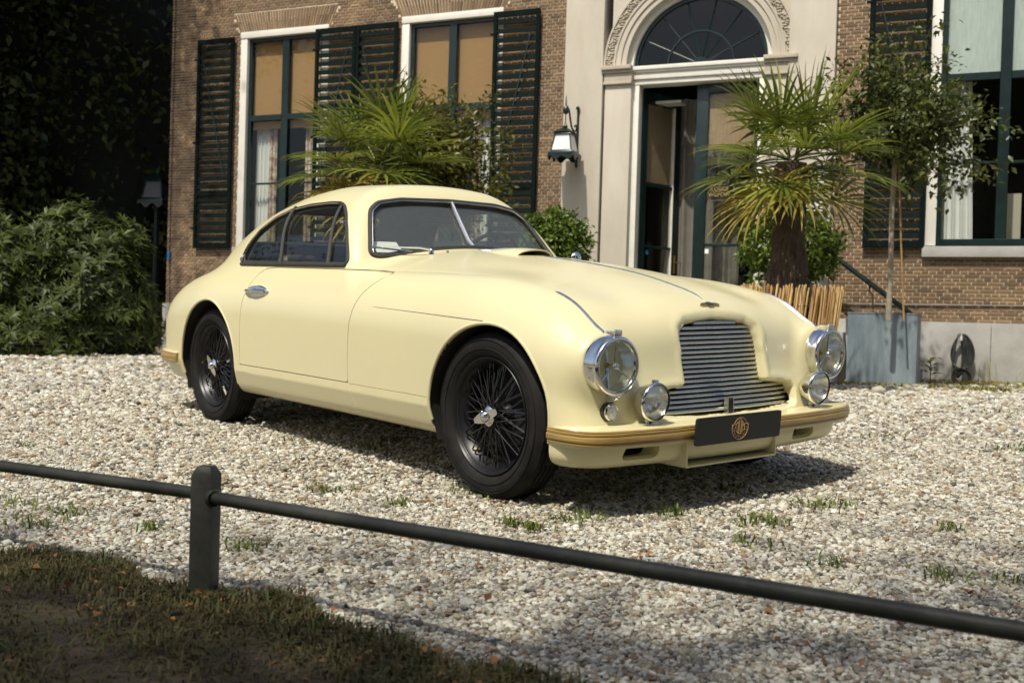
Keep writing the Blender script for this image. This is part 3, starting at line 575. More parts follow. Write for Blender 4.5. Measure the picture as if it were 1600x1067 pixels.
def palm(name, base, H, r0, r1, crown, nf, seed, plen=.48, R=.52, els=(-.75, 1.35)):
    global rng
    keep = rng; rng = np.random.default_rng(seed); p = empty(name, base)
    t = MB(); n, k = 40, 26; V = []
    for j in range(k+1):
        f = j/k; r = r0+(r1-r0)*f+.02*math.sin(f*9)
        for i in range(n):
            th = 2*math.pi*i/n; rr = r*(1+.10*rng.normal()*(.6)+.06*math.sin(3*th+j)); V.append((rr*math.cos(th), rr*math.sin(th), H*f))
    t.add(V, [(j*n+i, j*n+(i+1) % n, (j+1)*n+(i+1) % n, (j+1)*n+i) for j in range(k) for i in range(n)]); t.build('trunk', FIBRE, p, sharp=80)
    f = MB(); Pn = 900; th = rng.random(Pn)*2*math.pi; zz = rng.random(Pn)*H; rr = r0+(r1-r0)*zz/H+.01; V = []; F = []
    for i in range(Pn):
        c, s = math.cos(th[i]), math.sin(th[i]); b = Vector((rr[i]*c, rr[i]*s, zz[i])); e = b+Vector((c*.02+rng.normal()*.04, s*.02+rng.normal()*.04, -.06-.08*rng.random())); w = Vector((-s, c, 0))*.0035; q = len(V)
        V += [tuple(b-w), tuple(b+w), tuple(e)]; F.append((q, q+1, q+2))
    f.add(V, F); o = f.build('trunk_fibres', FIBRE, p); o['kind'] = 'stuff'
    for i in range(nf):
        f_ = (i+.5)/nf; el = els[1]+(els[0]-els[1])*f_**.85; az = i*2.39996+.3*rng.normal(); old = (f_ > .80 and rng.random() < .55)
        frond(p, (.05*math.cos(az), .05*math.sin(az), H-.06+.18*(1-f_)), az, el+.1*rng.normal(), plen*(.85+.3*rng.random()), R*(.85+.25*rng.random()), PALM2 if old else PALM1, 24, 265+50*rng.random(), 1.35+2.0*f_)
    rng = keep; return p
p1 = palm('fan_palm', (2.97, 11.82, .95), 1.55, .20, .15, None, 26, 11, .52, .74); tag(p1, 'fan palm with shaggy brown trunk in the reed-wrapped planter', 'palm')
p2 = palm('fan_palm', (-1.60, 12.45, .60), 1.80, .16, .13, None, 25, 23, .52, .70, (-.7, 1.3)); tag(p2, 'fan palm with a yellowing frond rising behind the car roof', 'palm')
pt_ = MB(); pt_.lathe([(0, 0), (.30, 0), (.40, .60), (.44, .66), (.40, .66), (.38, .6), (0, .6)], (-1.60, 12.45, 0), None, 28); tag(pt_.build('palm_tub', MATS['terracotta']), 'terracotta tub of the palm behind the car roof', 'pot')
# reed-wrapped planter
rp = empty('reed_planter', (2.90, 11.85, 0), math.radians(-6)); tag(rp, 'round planter wrapped in upright golden reed matting under the fan palm', 'planter')
REED = [mat('reed_%s' % k, c, .6, var=.2, scale=9, stretch=(1, 1, .2)) for k, c in (('gold', (.55, .35, .13)), ('straw', (.66, .47, .22)), ('rust', (.42, .23, .075)))]
rmesh = []
for mt in REED:
    m = MB(); m.tube([(0, 0, 0), (.002, 0, .5), (0, 0, 1.16)], [.0085, .008, .0075], 6); o = m.build('reed', mt, None); rmesh.append(o.data); bpy.data.objects.remove(o)
nre = 300
for i in range(nre):
    # a rounded square wrapped in reeds
    t = 2*math.pi*i/nre; k = (abs(math.cos(t))**5+abs(math.sin(t))**5)**(-1/5); o = bpy.data.objects.new('reed', rmesh[int(rng.choice(3, p=[.5, .3, .2]))]); COL.objects.link(o); o.parent = rp
    o.location = (.475*k*math.cos(t)+rng.normal()*.004, .475*k*math.sin(t)+rng.normal()*.004, rng.random()*.04-.02); o.rotation_euler = (rng.normal()*.015, .10+rng.normal()*.02, 0); o.scale = (1, 1, .97+.05*rng.random())
m = MB(); m.lathe([(0, .98), (.42, .98), (.44, .0), (0, 0)], (0, 0, 0), None, 24); m.build('tub', SOIL, rp)
for z in (.35, .95):
    m = MB(); m.tube([(.485*((abs(math.cos(t))**5+abs(math.sin(t))**5)**(-.2))*math.cos(t), .485*((abs(math.cos(t))**5+abs(math.sin(t))**5)**(-.2))*math.sin(t), z) for t in np.linspace(0, 2*math.pi, 48, endpoint=False)], .003, 5, closed=True); m.build('wire', SEAL, rp)
# ---- clipped laurels in pots on the landing
GL3 = leaf_mat('laurel_leaf', (.030, .062, .010), (.17, .24, .028), .40, .30, .4)
def laurel(s, d, z, rad, label, pz=.88):
    c = wpt(s, d, pz); p = empty('laurel_shrub', c); tag(p, label, 'shrub', 'clipped laurels flanking the entrance')
    C, P = crown_points(330, rad, 22, .055, .45, 1); tree_crown('crown', GL3, p, C, P, (0, 0, z-pz), .085, .48); m = MB(); m.tube([(0, 0, .25), (0, 0, z-pz)], [.03, .02], 8); m.build('trunk', BARK, p); twigs(p, (0, 0, .5), C, (0, 0, z-pz), .006, 40)
    t = MB(); t.lathe([(0, 0), (.20, 0), (.24, .05), (.30, .30), (.36, .40), (.39, .43), (.39, .48), (.35, .50), (.33, .44), (0, .42)], c, None, 32); o = t.build('terracotta_pot', mat('sandy_terracotta', (.26, .20, .14), .85, var=.2, scale=8)); tag(o, label.replace('round clipped laurel', 'weathered terracotta pot holding the laurel'), 'pot', 'pots flanking the entrance')
laurel(-2.28, -1.2, 1.88, (.70, .55, .50), 'round clipped laurel behind the palm trunk, right of the open door')
laurel(-5.90, -1.2, 1.95, (.52, .48, .48), 'round clipped laurel behind the bonnet, left of the open door')
# ---- rhododendrons at the left
RH = leaf_mat('rhododendron_leaf', (.014, .030, .006), (.085, .105, .017), .50, .22, .3)
def rhodo(c, rad, n, label, seed):
    global rng
    keep = rng; rng = np.random.default_rng(seed); p = empty('rhododendron_bush', c); tag(p, label, 'bush', 'rhododendron bushes left of the house')
    d = rnd_dir(n*2); d = d[(d[:, 2] > -.75) & (d[:, 1] < .45)][:n]; n = len(d); lump = 1+.16*np.sin(d[:, 0]*7+seed)*np.cos(d[:, 2]*6+seed)+.07*rng.normal(size=n); C = d*lump[:, None]*np.array(rad)*(.72+.28*rng.random(n)[:, None]**.4)
    k = 9; Pn = np.repeat(C, k, 0); out = np.repeat(d*np.array([1, 1, .6])+np.array([0, -.1, .55]), k, 0); out /= np.linalg.norm(out, axis=1)[:, None]
    a = np.tile(np.arange(k)*2*np.pi/k, n)+np.repeat(rng.random(n)*6, k)+rng.normal(size=n*k)*.15; t1 = np.cross(out, np.array([.3, 1, .1])); t1 /= np.linalg.norm(t1, axis=1)[:, None]; t2 = np.cross(out, t1)
    D = t1*np.cos(a)[:, None]+t2*np.sin(a)[:, None]+out*(.42+.2*rng.normal(size=(n*k, 1))); L = .165*(.7+.6*rng.random(n*k)); V, F = leaves_mesh(Pn, D, out, L, L*.25, .12, .14); V[:, 2] = np.maximum(V[:, 2], .02-c[2]); mesh_obj('foliage', V, F, RH, p)
    m = MB()
    for i in rng.choice(n, min(60, n), replace=False): m.tube([(C[i][0]*.1, C[i][1]*.1, -c[2]), (C[i][0]*.5, C[i][1]*.5, C[i][2]*.4-c[2]*.2), tuple(C[i]*.98)], [.022, .014, .006], 5, caps=False)
    m.build('stems', BARK, p); rng = keep
rhodo((-8.6, 16.4, .80), (2.2, 1.3, 1.30), 1500, 'broad dark rhododendron bush at the left edge of the photo', 3)
rhodo((-6.75, 16.9, .85), (1.15, 1.2, 1.42), 1250, 'taller rhododendron bush next to the left house corner', 5)
rhodo((-8.0, 15.4, .25), (2.0, .6, .55), 330, 'low rhododendron spilling onto the gravel at the left edge', 8)
# ---- dark wood behind
DK = leaf_mat('shade_leaf', (.012, .022, .006), (.085, .105, .022), .5, .25); DK2 = leaf_mat('beech_leaf', (.014, .024, .006), (.06, .075, .016), .5, .25)
def big_tree(c, H, rad, cz, ncl, per, sp, size, label, m, seed, name='woodland_tree', core=True):
    global rng
    keep = rng; rng = np.random.default_rng(seed); p = empty(name, c); tag(p, label, 'tree')
    t = MB(); t.tube([(0, 0, -.1), (.1, 0, H*.3), (-.1, .1, H*.6), (.1, 0, H)], [.28, .22, .15, .05], 12); t.build('trunk', BARK, p)
    C, P = crown_points(ncl, rad, per, sp, .75 if core else .3)
    if core:
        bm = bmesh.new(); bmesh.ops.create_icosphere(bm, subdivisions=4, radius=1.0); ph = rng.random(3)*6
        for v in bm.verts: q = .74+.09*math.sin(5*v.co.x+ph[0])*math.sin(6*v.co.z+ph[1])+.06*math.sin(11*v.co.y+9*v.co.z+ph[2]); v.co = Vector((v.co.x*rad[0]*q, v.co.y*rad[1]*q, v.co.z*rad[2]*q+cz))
        me = bpy.data.meshes.new('shade_core'); bm.to_mesh(me); bm.free(); me.materials.append(mat('inner_shade', (.006, .009, .004), .95)); oo = bpy.data.objects.new('shade_core', me); COL.objects.link(oo); oo.parent = p  # near-black solid core, shade inside the crown put into its colour
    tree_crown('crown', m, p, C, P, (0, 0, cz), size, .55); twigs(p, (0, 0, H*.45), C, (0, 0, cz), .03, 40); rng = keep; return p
big_tree((-14.5, 23.5, 0), 10, (4.5, 3.0, 6.5), 6.2, 420, 40, .42, .19, 'dark leafy tree at the far left edge behind the rhododendrons', DK, 31)
big_tree((-9.0, 25.8, 0), 11, (3.6, 2.8, 6.8), 6.4, 420, 40, .42, .19, 'dark leafy tree just left of the house corner', DK, 32)
big_tree((-11.6, 27.5, 0), 11, (4.2, 2.6, 7.5), 6.6, 300, 40, .45, .20, 'dark tree filling the gap between the two leafy trees at the left', DK, 37)
big_tree((-15.0, 18.0, 0), 13, (4.6, 4.2, 3.6), 11.0, 260, 40, .45, .20, 'tall beech whose high crown shades the wood at the left edge', DK2, 33)
big_tree((-10.4, 20.0, 0), 13, (3.0, 3.0, 3.2), 11.2, 240, 40, .45, .20, 'tall beech overhanging the dark wood left of the house', DK2, 34)
big_tree((-16, 36, 0), 14, (12, 3, 9), 8.0, 520, 34, .7, .30, 'broad dark tree closing the view behind the wood', DK, 35)
# unseen trees behind the viewpoint; the nearest were added to shade verge and gravel
big_tree((-4.7, -4.0, 0), 11, (2.7, 2.5, 2.6), 8.6, 240, 34, .34, .15, 'unseen tall tree added behind the viewpoint to shade the verge', DK2, 41, core=False)
big_tree((-1.1, -4.0, 0), 11, (2.8, 2.6, 2.4), 8.4, 240, 34, .34, .15, 'unseen tall tree added behind the viewpoint to shade the near gravel', DK2, 42, core=False)
big_tree((2.2, -2.7, 0), 12, (2.5, 2.4, 2.4), 8.6, 260, 34, .36, .16, 'unseen tall tree added behind the viewpoint to shade the gravel at right', DK2, 43, core=False)
big_tree((-12, -9, 0), 12, (4.5, 4, 5), 6.5, 260, 34, .5, .22, 'broad tree behind the viewpoint to the left', DK2, 44)
big_tree((-7, -18, 0), 17, (6, 4, 9), 9.5, 300, 34, .6, .27, 'very tall tree far behind the viewpoint, left of the others', DK2, 47)
big_tree((5, -16, 0), 17, (6.5, 4, 9), 9.5, 300, 34, .6, .27, 'broad tree far behind the viewpoint', DK2, 45)
big_tree((16, -8, 0), 14, (5, 5, 7), 7.5, 300, 34, .55, .24, 'broad tree far to the right behind the viewpoint', DK2, 46)
# ================================================================== ground
def gravel_mat(pebble):
    m = bpy.data.materials.new('pebble' if pebble else 'gravel_bed'); m.use_nodes = True; nt = m.node_tree; p = nt.nodes['Principled BSDF']; p.inputs['Roughness'].default_value = .75
    r = nt.nodes.new('ShaderNodeValToRGB'); cr = r.color_ramp; cr.interpolation = 'LINEAR'
    cols = [(0, (.42, .395, .305)), (.18, (.63, .615, .53)), (.32, (.31, .28, .20)), (.44, (.53, .51, .43)), (.56, (.225, .21, .165)), (.68, (.40, .335, .22)), (.79, (.14, .137, .122)), (.88, (.26, .172, .09)), (.94, (.06, .059, .055)), (1, (.46, .445, .385))]
    cr.elements[0].color = (*cols[0][1], 1); cr.elements[1].color = (*cols[-1][1], 1)
    for a, c in cols[1:-1]: e = cr.elements.new(a); e.color = (*c, 1)
    if pebble:
        oi = nt.nodes.new('ShaderNodeObjectInfo'); nt.links.new(oi.outputs['Random'], r.inputs[0])
        tc = nt.nodes.new('ShaderNodeTexCoord'); n = nt.nodes.new('ShaderNodeTexNoise'); n.inputs['Scale'].default_value = 1.7; nt.links.new(tc.outputs['Object'], n.inputs['Vector'])
        mr = nt.nodes.new('ShaderNodeMapRange'); mr.inputs[3].default_value = .75; mr.inputs[4].default_value = 1.2; nt.links.new(n.outputs['Fac'], mr.inputs[0])
        mx = nt.nodes.new('ShaderNodeMix'); mx.data_type = 'RGBA'; mx.blend_type = 'MULTIPLY'; mx.inputs[0].default_value = 1; nt.links.new(r.outputs[0], mx.inputs[6]); nt.links.new(mr.outputs[0], mx.inputs[7]); nt.links.new(mx.outputs[2], p.inputs['Base Color'])
    else:
        g = nt.nodes.new('ShaderNodeNewGeometry'); v = nt.nodes.new('ShaderNodeTexVoronoi'); v.inputs['Scale'].default_value = 42; nt.links.new(g.outputs['Position'], v.inputs['Vector'])
        sp = nt.nodes.new('ShaderNodeSeparateColor'); nt.links.new(v.outputs['Color'], sp.inputs[0]); nt.links.new(sp.outputs[0], r.inputs[0])
        n = nt.nodes.new('ShaderNodeTexNoise'); n.inputs['Scale'].default_value = .7; n.inputs['Detail'].default_value = 6; nt.links.new(g.outputs['Position'], n.inputs['Vector'])
        mr = nt.nodes.new('ShaderNodeMapRange'); mr.inputs[1].default_value = .3; mr.inputs[2].default_value = .7; mr.inputs[3].default_value = .72; mr.inputs[4].default_value = 1.0; nt.links.new(n.outputs['Fac'], mr.inputs[0])
        mx = nt.nodes.new('ShaderNodeMix'); mx.data_type = 'RGBA'; mx.blend_type = 'MULTIPLY'; mx.inputs[0].default_value = 1; nt.links.new(r.outputs[0], mx.inputs[6]); nt.links.new(mr.outputs[0], mx.inputs[7]); dk = nt.nodes.new('ShaderNodeMix'); dk.data_type = 'RGBA'; dk.blend_type = 'MULTIPLY'; dk.inputs[0].default_value = 1; dk.inputs[7].default_value = (.62, .55, .46, 1); nt.links.new(mx.outputs[2], dk.inputs[6]); nt.links.new(dk.outputs[2], p.inputs['Base Color'])
        b = nt.nodes.new('ShaderNodeBump'); b.inputs['Distance'].default_value = .012; b.invert = True; nt.links.new(v.outputs['Distance'], b.inputs['Height']); nt.links.new(b.outputs[0], p.inputs['Normal'])
    return m
xs = np.concatenate([np.linspace(-120, -20, 12)[:-1], np.linspace(-20, 20, 81), np.linspace(20, 120, 12)[1:]]); ys = np.concatenate([np.linspace(-60, 0, 10)[:-1], np.linspace(0, 18, 73), np.linspace(18, 160, 20)[1:]])
V = [(x, y, float(gh(x, y))) for y in ys for x in xs]; nx = len(xs)
o = mesh_obj('ground', V, [(j*nx+i, j*nx+i+1, (j+1)*nx+i+1, (j+1)*nx+i) for j in range(len(ys)-1) for i in range(nx-1)], gravel_mat(False)); tag(o, kind='structure')
# verge: earth and grass on this side of the low fence
EDGE = [(-4.5, 4.6), (-2.4, 3.50), (-1.60, 3.20), (-1.46, 3.12), (-1.15, 3.02), (-.80, 2.76), (-.58, 2.66), (-.39, 2.47), (-.19, 2.34), (-.03, 2.18), (.25, 1.95), (.8, 1.6), (1.6, 1.1), (3.0, .1)]
EX = np.array([e[0] for e in EDGE]); EY = np.array([e[1] for e in EDGE])
def edge_y(x): return np.interp(x, EX, EY) + .045*np.sin(x*9.0)+.03*np.sin(x*23+1)
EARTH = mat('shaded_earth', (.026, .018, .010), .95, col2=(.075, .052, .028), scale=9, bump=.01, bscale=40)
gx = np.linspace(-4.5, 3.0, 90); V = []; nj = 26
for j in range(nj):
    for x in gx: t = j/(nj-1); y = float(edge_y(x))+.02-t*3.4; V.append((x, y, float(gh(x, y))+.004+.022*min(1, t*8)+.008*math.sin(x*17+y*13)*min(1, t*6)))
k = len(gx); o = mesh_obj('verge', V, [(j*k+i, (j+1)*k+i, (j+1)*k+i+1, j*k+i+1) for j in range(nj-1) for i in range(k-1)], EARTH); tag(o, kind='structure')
# ---- pebbles: real stones, one object
pebcol = bpy.data.collections.new('pebble_shapes'); PEB = gravel_mat(True)
for i in range(7):
    bm = bmesh.new(); bmesh.ops.create_icosphere(bm, subdivisions=2, radius=1.0); sc = rng.uniform(.75, 1.25, 3); sc[2] *= .68; ph = rng.random(6)*6
    for v in bm.verts:
        c = v.co; q = 1+.16*math.sin(2.3*c.x+ph[0])*math.cos(2.1*c.y+ph[1])+.10*math.sin(4*c.z+3*c.x+ph[2]); q *= 1+.10*rng.normal(); v.co = Vector((c.x*sc[0]*q, c.y*sc[1]*q, c.z*sc[2]*q))
    me = bpy.data.meshes.new('pebble'); bm.to_mesh(me); bm.free(); me.polygons.foreach_set('use_smooth', [i % 3 == 0]*len(me.polygons)); me.materials.append(PEB); pebcol.objects.link(bpy.data.objects.new('pebble', me))
pts = []; rad = []
for y0, y1, dens, r in ((1.2, 2.6, 18000, .0049), (2.6, 4.0, 14500, .0055), (4.0, 6.0, 9000, .0067), (6.0, 9.0, 4300, .0097), (9.0, 13.0, 1500, .0155), (13.0, 17.2, 600, .0235)):
    hw = .52*y1+.35; n = int((y1-y0)*2*hw*dens); x = rng.uniform(-hw, hw, n); y = rng.uniform(y0, y1, n); s = r*np.exp(rng.normal(size=n)*.30)
    pat = np.sin(x*1.3+.7*np.sin(y*.9))*np.sin(y*1.1+.5*np.sin(x*1.7))+.5*np.sin(x*3.7+1)*np.sin(y*3.1+2)+.35*np.sin(x*9+2*y)*np.sin(y*8-x); ok = (y > edge_y(x)-.03*rng.random(n)) & (rng.random(n) < np.clip(1.25-.55*np.clip(pat, 0, 2), .35, 1)); loc_d = (x-W0[0])*WIN.x+(y-W0[1])*WIN.y; ok &= loc_d < -.1
    cl = Matrix(CARM.inverted()); x, y, s = x[ok], y[ok], s[ok]; z = gh(x, y)+s*(.05+.75*rng.random(len(s)))
    pts.append(np.stack([x, y, z], 1)); rad.append(s)
pts = np.concatenate(pts); rad = np.concatenate(rad)
me = bpy.data.meshes.new('gravel'); me.vertices.add(len(pts)); me.vertices.foreach_set('co', pts.ravel()); at = me.attributes.new('rad', 'FLOAT', 'POINT'); at.data.foreach_set('value', rad)
gr_o = bpy.data.objects.new('gravel', me); COL.objects.link(gr_o); tag(gr_o, 'pale mixed gravel of small stones covering the drive', 'gravel', kind='stuff')
ng = bpy.data.node_groups.new('scatter', 'GeometryNodeTree'); ng.interface.new_socket('Geometry', in_out='INPUT', socket_type='NodeSocketGeometry'); ng.interface.new_socket('Geometry', in_out='OUTPUT', socket_type='NodeSocketGeometry')
N = ng.nodes; gi = N.new('NodeGroupInput'); go = N.new('NodeGroupOutput'); mp = N.new('GeometryNodeMeshToPoints'); ip = N.new('GeometryNodeInstanceOnPoints'); ci = N.new('GeometryNodeCollectionInfo'); ci.inputs['Collection'].default_value = pebcol; ci.inputs['Separate Children'].default_value = True; ci.inputs['Reset Children'].default_value = True
ip.inputs['Pick Instance'].default_value = True; rv = N.new('FunctionNodeRandomValue'); rv.data_type = 'FLOAT_VECTOR'; rv.inputs[0].default_value = (-.35, -.35, 0); rv.inputs[1].default_value = (.35, .35, 6.283); na = N.new('GeometryNodeInputNamedAttribute'); na.data_type = 'FLOAT'; na.inputs[0].default_value = 'rad'
L = ng.links; L.new(gi.outputs[0], mp.inputs[0]); L.new(mp.outputs[0], ip.inputs['Points']); L.new(ci.outputs[0], ip.inputs['Instance']); L.new(rv.outputs[0], ip.inputs['Rotation']); L.new(na.outputs[0], ip.inputs['Scale']); L.new(ip.outputs[0], go.inputs[0])
md = gr_o.modifiers.new('scatter', 'NODES'); md.node_group = ng
# ---- grass blades, weeds, moss, fallen leaves
def blades(name, P, h, w, lean, m, label, cat):
    n = len(P); a = rng.random(n)*2*np.pi; H = h*(.5+.9*rng.random(n)); ln = lean*(.3+rng.random(n)); d = np.stack([np.cos(a), np.sin(a), np.zeros(n)], 1); s = np.stack([-np.sin(a), np.cos(a), np.zeros(n)], 1)*(w*(.6+.8*rng.random(n)))[:, None]; up = np.array([0, 0, 1.])
    p1 = P+up*H[:, None]*.55+d*(ln*H*.25)[:, None]; p2 = P+up*(H*np.maximum(.35, 1-.4*ln))[:, None]+d*(ln*H)[:, None]
    V = np.stack([P-s, P+s, p1+s*.8, p1-s*.8, p2], 1).reshape(-1, 3); k = np.arange(n)*5; F = [tuple(q) for q in np.stack([k, k+1, k+2, k+3], 1).tolist()]+[tuple(q) for q in np.stack([k+3, k+2, k+4], 1).tolist()]
    o = mesh_obj(name, V, F, m); tag(o, label, cat, kind='stuff'); return o
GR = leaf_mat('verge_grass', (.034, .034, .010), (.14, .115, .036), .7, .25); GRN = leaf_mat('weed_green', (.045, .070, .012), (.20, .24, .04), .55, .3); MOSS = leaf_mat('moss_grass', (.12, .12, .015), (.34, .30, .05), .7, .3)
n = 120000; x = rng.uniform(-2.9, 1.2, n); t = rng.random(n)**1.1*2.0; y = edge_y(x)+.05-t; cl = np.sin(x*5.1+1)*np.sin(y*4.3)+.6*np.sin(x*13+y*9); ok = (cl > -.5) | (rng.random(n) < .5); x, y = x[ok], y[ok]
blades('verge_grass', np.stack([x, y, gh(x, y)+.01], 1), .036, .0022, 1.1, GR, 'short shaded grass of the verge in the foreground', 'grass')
n = 5200; x = rng.uniform(-3.2, 1.2, n); y = edge_y(x)+.06-rng.random(n)**1.4*1.6; cl = np.sin(x*7.3+2)*np.sin(y*6.1+1); ok = cl > -.05; x, y = x[ok], y[ok]
blades('green_grass', np.stack([x, y, gh(x, y)+.01], 1), .05, .0026, 1.1, leaf_mat('fresh_grass', (.03, .045, .010), (.10, .12, .022), .6, .25), 'patches of greener grass in the foreground verge', 'grass')
def gpt(px, py):
    f = 1700.; d = _R*((px-800)/f)+_U*(-(py-533.5)/f)+_f; z = 0.0
    for _ in range(4):
        q = Vector((0, 0, CAMH))+d*((z-CAMH)/d.z); z = float(gh(q.x, q.y))
    return q
tuf = []
for px, py, k, sp in ((905, 815, 60, .05), (835, 830, 40, .03), (800, 823, 40, .03), (1045, 805, 55, .05), (1190, 820, 50, .05), (1215, 822, 30, .03), (1185, 852, 26, .04), (1480, 905, 40, .04), (1570, 912, 30, .03), (620, 790, 34, .03), (515, 770, 40, .04), (385, 860, 46, .04), (235, 830, 26, .03), (95, 805, 40, .06), (60, 825, 30, .05), (1095, 668, 20, .03), (1290, 790, 46, .05), (1280, 795, 40, .05), (575, 700, 30, .05), (610, 690, 40, .05), (480, 690, 26, .05), (755, 775, 30, .05), (1570, 650, 60, .12), (1590, 700, 60, .1), (1375, 680, 34, .08), (1030, 740, 20, .04), (960, 770, 30, .05), (1140, 765, 30, .05), (1300, 885, 24, .03), (1480, 830, 24, .03), (700, 735, 16, .04), (785, 772, 30, .05), (740, 770, 30, .06), (15, 790, 40, .06), (35, 700, 20, .04)):
    q = gpt(px, py); tuf.append(np.array(q)+rng.normal(size=(k, 3))*np.array([sp, sp, 0]))
P = np.concatenate(tuf); P[:, 2] = gh(P[:, 0], P[:, 1])+.004
blades('weed_tufts', P, .042, .0032, 1.6, GRN, 'small green weed tufts growing through the gravel', 'weeds')
# mossy grass along the wall foot and by the hedge
n = 11000; s = rng.uniform(-2.4, 3.0, n); d = -.10-rng.random(n)**1.6*1.15; keep = (rng.random(n) < .45+.5*(np.sin(s*3)+np.sin(s*7.7) > .2)); s, d = s[keep], d[keep]
P = np.stack([W0[0]+WD.x*s+WIN.x*d, W0[1]+WD.y*s+WIN.y*d, np.zeros(len(s))], 1)
d2 = -2.3-rng.random(3000)*.55; s2 = rng.uniform(-2.4, .6, 3000); P = np.concatenate([P, np.stack([W0[0]+WD.x*s2+WIN.x*d2, W0[1]+WD.y*s2+WIN.y*d2, np.zeros(3000)], 1)]); P[:, 2] = gh(P[:, 0], P[:, 1])
blades('mossy_grass', P, .085, .006, .9, MOSS, 'yellow-green mossy grass along the foot of the brick wall', 'grass')
n = 2600; x = rng.uniform(-7.2, -2.2, n); y = 12.6+.25*np.sin(x*1.7)+rng.normal(size=n)*.26+.12*(x+5); kp = (np.sin(x*4.1)+rng.random(n) > .1); P = np.stack([x, y, gh(x, y)], 1)[kp]
blades('moss_strip', P, .035, .006, .9, MOSS, 'thin strip of yellow-green moss crossing the gravel at the left', 'moss')
# tall weeds and a broad-leaved plant by the planter
n = 60; s = rng.uniform(-.1, 1.6, n); d = -.12-.25*rng.random(n); P = np.stack([W0[0]+WD.x*s+WIN.x*d, W0[1]+WD.y*s+WIN.y*d, np.zeros(n)], 1); blades('tall_weeds', P, .42, .004, .5, MOSS, 'thin tall grass stems in front of the plinth', 'grass')
sf = empty('broadleaf_weed', wpt(-.38, -.75)); tag(sf, 'broad-leaved green weed beside the zinc planter', 'plant')
m = MB(); m.tube([(0, 0, 0), (.01, 0, .2), (0, 0, .38)], .008, 6); m.build('stem', GRN, sf)
a = np.arange(9)*2.4; Pn = np.stack([0*a, 0*a, .14+.026*np.arange(9)], 1); D = np.stack([np.cos(a), np.sin(a), .25+0*a], 1); V, F = leaves_mesh(Pn, D, np.tile([0, 0, 1.], (9, 1)), .22, .15, .1, .2); mesh_obj('leaf', V, F, GRN, sf)
LEAF = leaf_mat('fallen_leaf', (.12, .045, .013), (.38, .18, .055), .7, .15)
n = 900; P = []
while len(P) < n:
    y = 1.6+rng.random()**1.5*7.5; x = rng.uniform(-.5*y, .5*y)
    if y > edge_y(x)-.25: P.append((x, y, float(gh(x, y))+.014))
for x0 in rng.uniform(-2.6, .8, 520): y0 = float(edge_y(x0))+.12-abs(rng.normal())*.55; P.append((x0, y0, float(gh(x0, y0))+.03))
P = np.array(P); n = len(P); D = rnd_dir(n); D[:, 2] *= .35; U = rnd_dir(n)*.35+np.array([0, 0, 1.]); Ls = .012+.026*rng.random(n)**2
V, F = leaves_mesh(P, D, U, Ls, Ls*.62, .22, .2); tag(mesh_obj('fallen_leaves', V, F, LEAF), 'brown fallen leaves scattered over gravel and verge', 'leaves', kind='stuff')
# ---- low fence in the foreground
FENCEM = mat('dark_green_iron', (.022, .024, .018), .5, col2=(.045, .045, .032), scale=20, bump=.0012, bscale=70, spec=.45)
fn = empty('low_fence', (-.762, 2.745, float(gh(-.76, 2.74)))); tag(fn, 'low dark fence of square post and round rails across the foreground', 'fence')
gz0 = fn.location.z
m = MB(); w = .0285
def post_at(dx, dy, rz):
    m = MB(); R = Matrix.Rotation(rz, 3, 'Z'); H = .318
    P = [(-w, -w, -.2), (w, -w, -.2), (w, w, -.2), (-w, w, -.2), (-w, -w, H), (w, -w, H), (w, w, H), (-w, w, H), (-w*.62, -w*.62, H+.022), (w*.62, -w*.62, H+.022), (w*.62, w*.62, H+.022), (-w*.62, w*.62, H+.022)]
    m.add([R @ Vector(p)+Vector((dx, dy, 0)) for p in P], [(0, 3, 2, 1), (0, 1, 5, 4), (1, 2, 6, 5), (2, 3, 7, 6), (3, 0, 4, 7), (4, 5, 9, 8), (5, 6, 10, 9), (6, 7, 11, 10), (7, 4, 8, 11), (8, 9, 10, 11)]); return m.build('post', FENCEM, fn, bevel=.003)
post_at(0, 0, math.radians(-10))
rz_ = .205-gz0
for a, b in (((-.86, .46, rz_+.008), (-.02, .02, rz_+.002)), ((.02, -.02, rz_), (1.80, -1.20, rz_))):
    m = MB(); m.tube([Vector(a).lerp(Vector(b), t/8) for t in range(9)], .0165, 14); m.build('rail', FENCEM, fn)
m = MB(); m.lathe([(.0178, 0), (.023, .002), (.023, .012), (.019, .02)], (.022, -.018, rz_), Matrix.Rotation(math.radians(124), 3, 'Z') @ RY90.inverted(), 16); m.build('collar', FENCEM, fn)
post_at(1.80, -1.20, .3); post_at(-.86-.02, .48, 0)
# ================================================================== the car
CARM = Matrix(((0.63397, 0.77326, -0.01215, 0.50458), (-0.77278, 0.63282, -0.04853, 4.68286), (-0.02983, 0.04016, 0.99875, 0.01606), (0, 0, 0, 1)))
PAINT = mat('cream_paint', (0.655, 0.595, 0.350), rough=0.32, var=0.015, scale=2.5, spec=0.5, coat=0.4)
CHROME = mat('chrome', (0.72, 0.72, 0.70), rough=0.09, metal=1.0, var=0.10, scale=30)
DULLCHROME = mat('dull_chrome', (0.50, 0.51, 0.51), rough=0.22, metal=1.0, var=0.15, scale=40)
RUBBER = mat('tyre_rubber', (0.0125, 0.0112, 0.0100), rough=0.72, var=0.45, scale=14, bump=0.0006, bscale=240, spec=0.22)

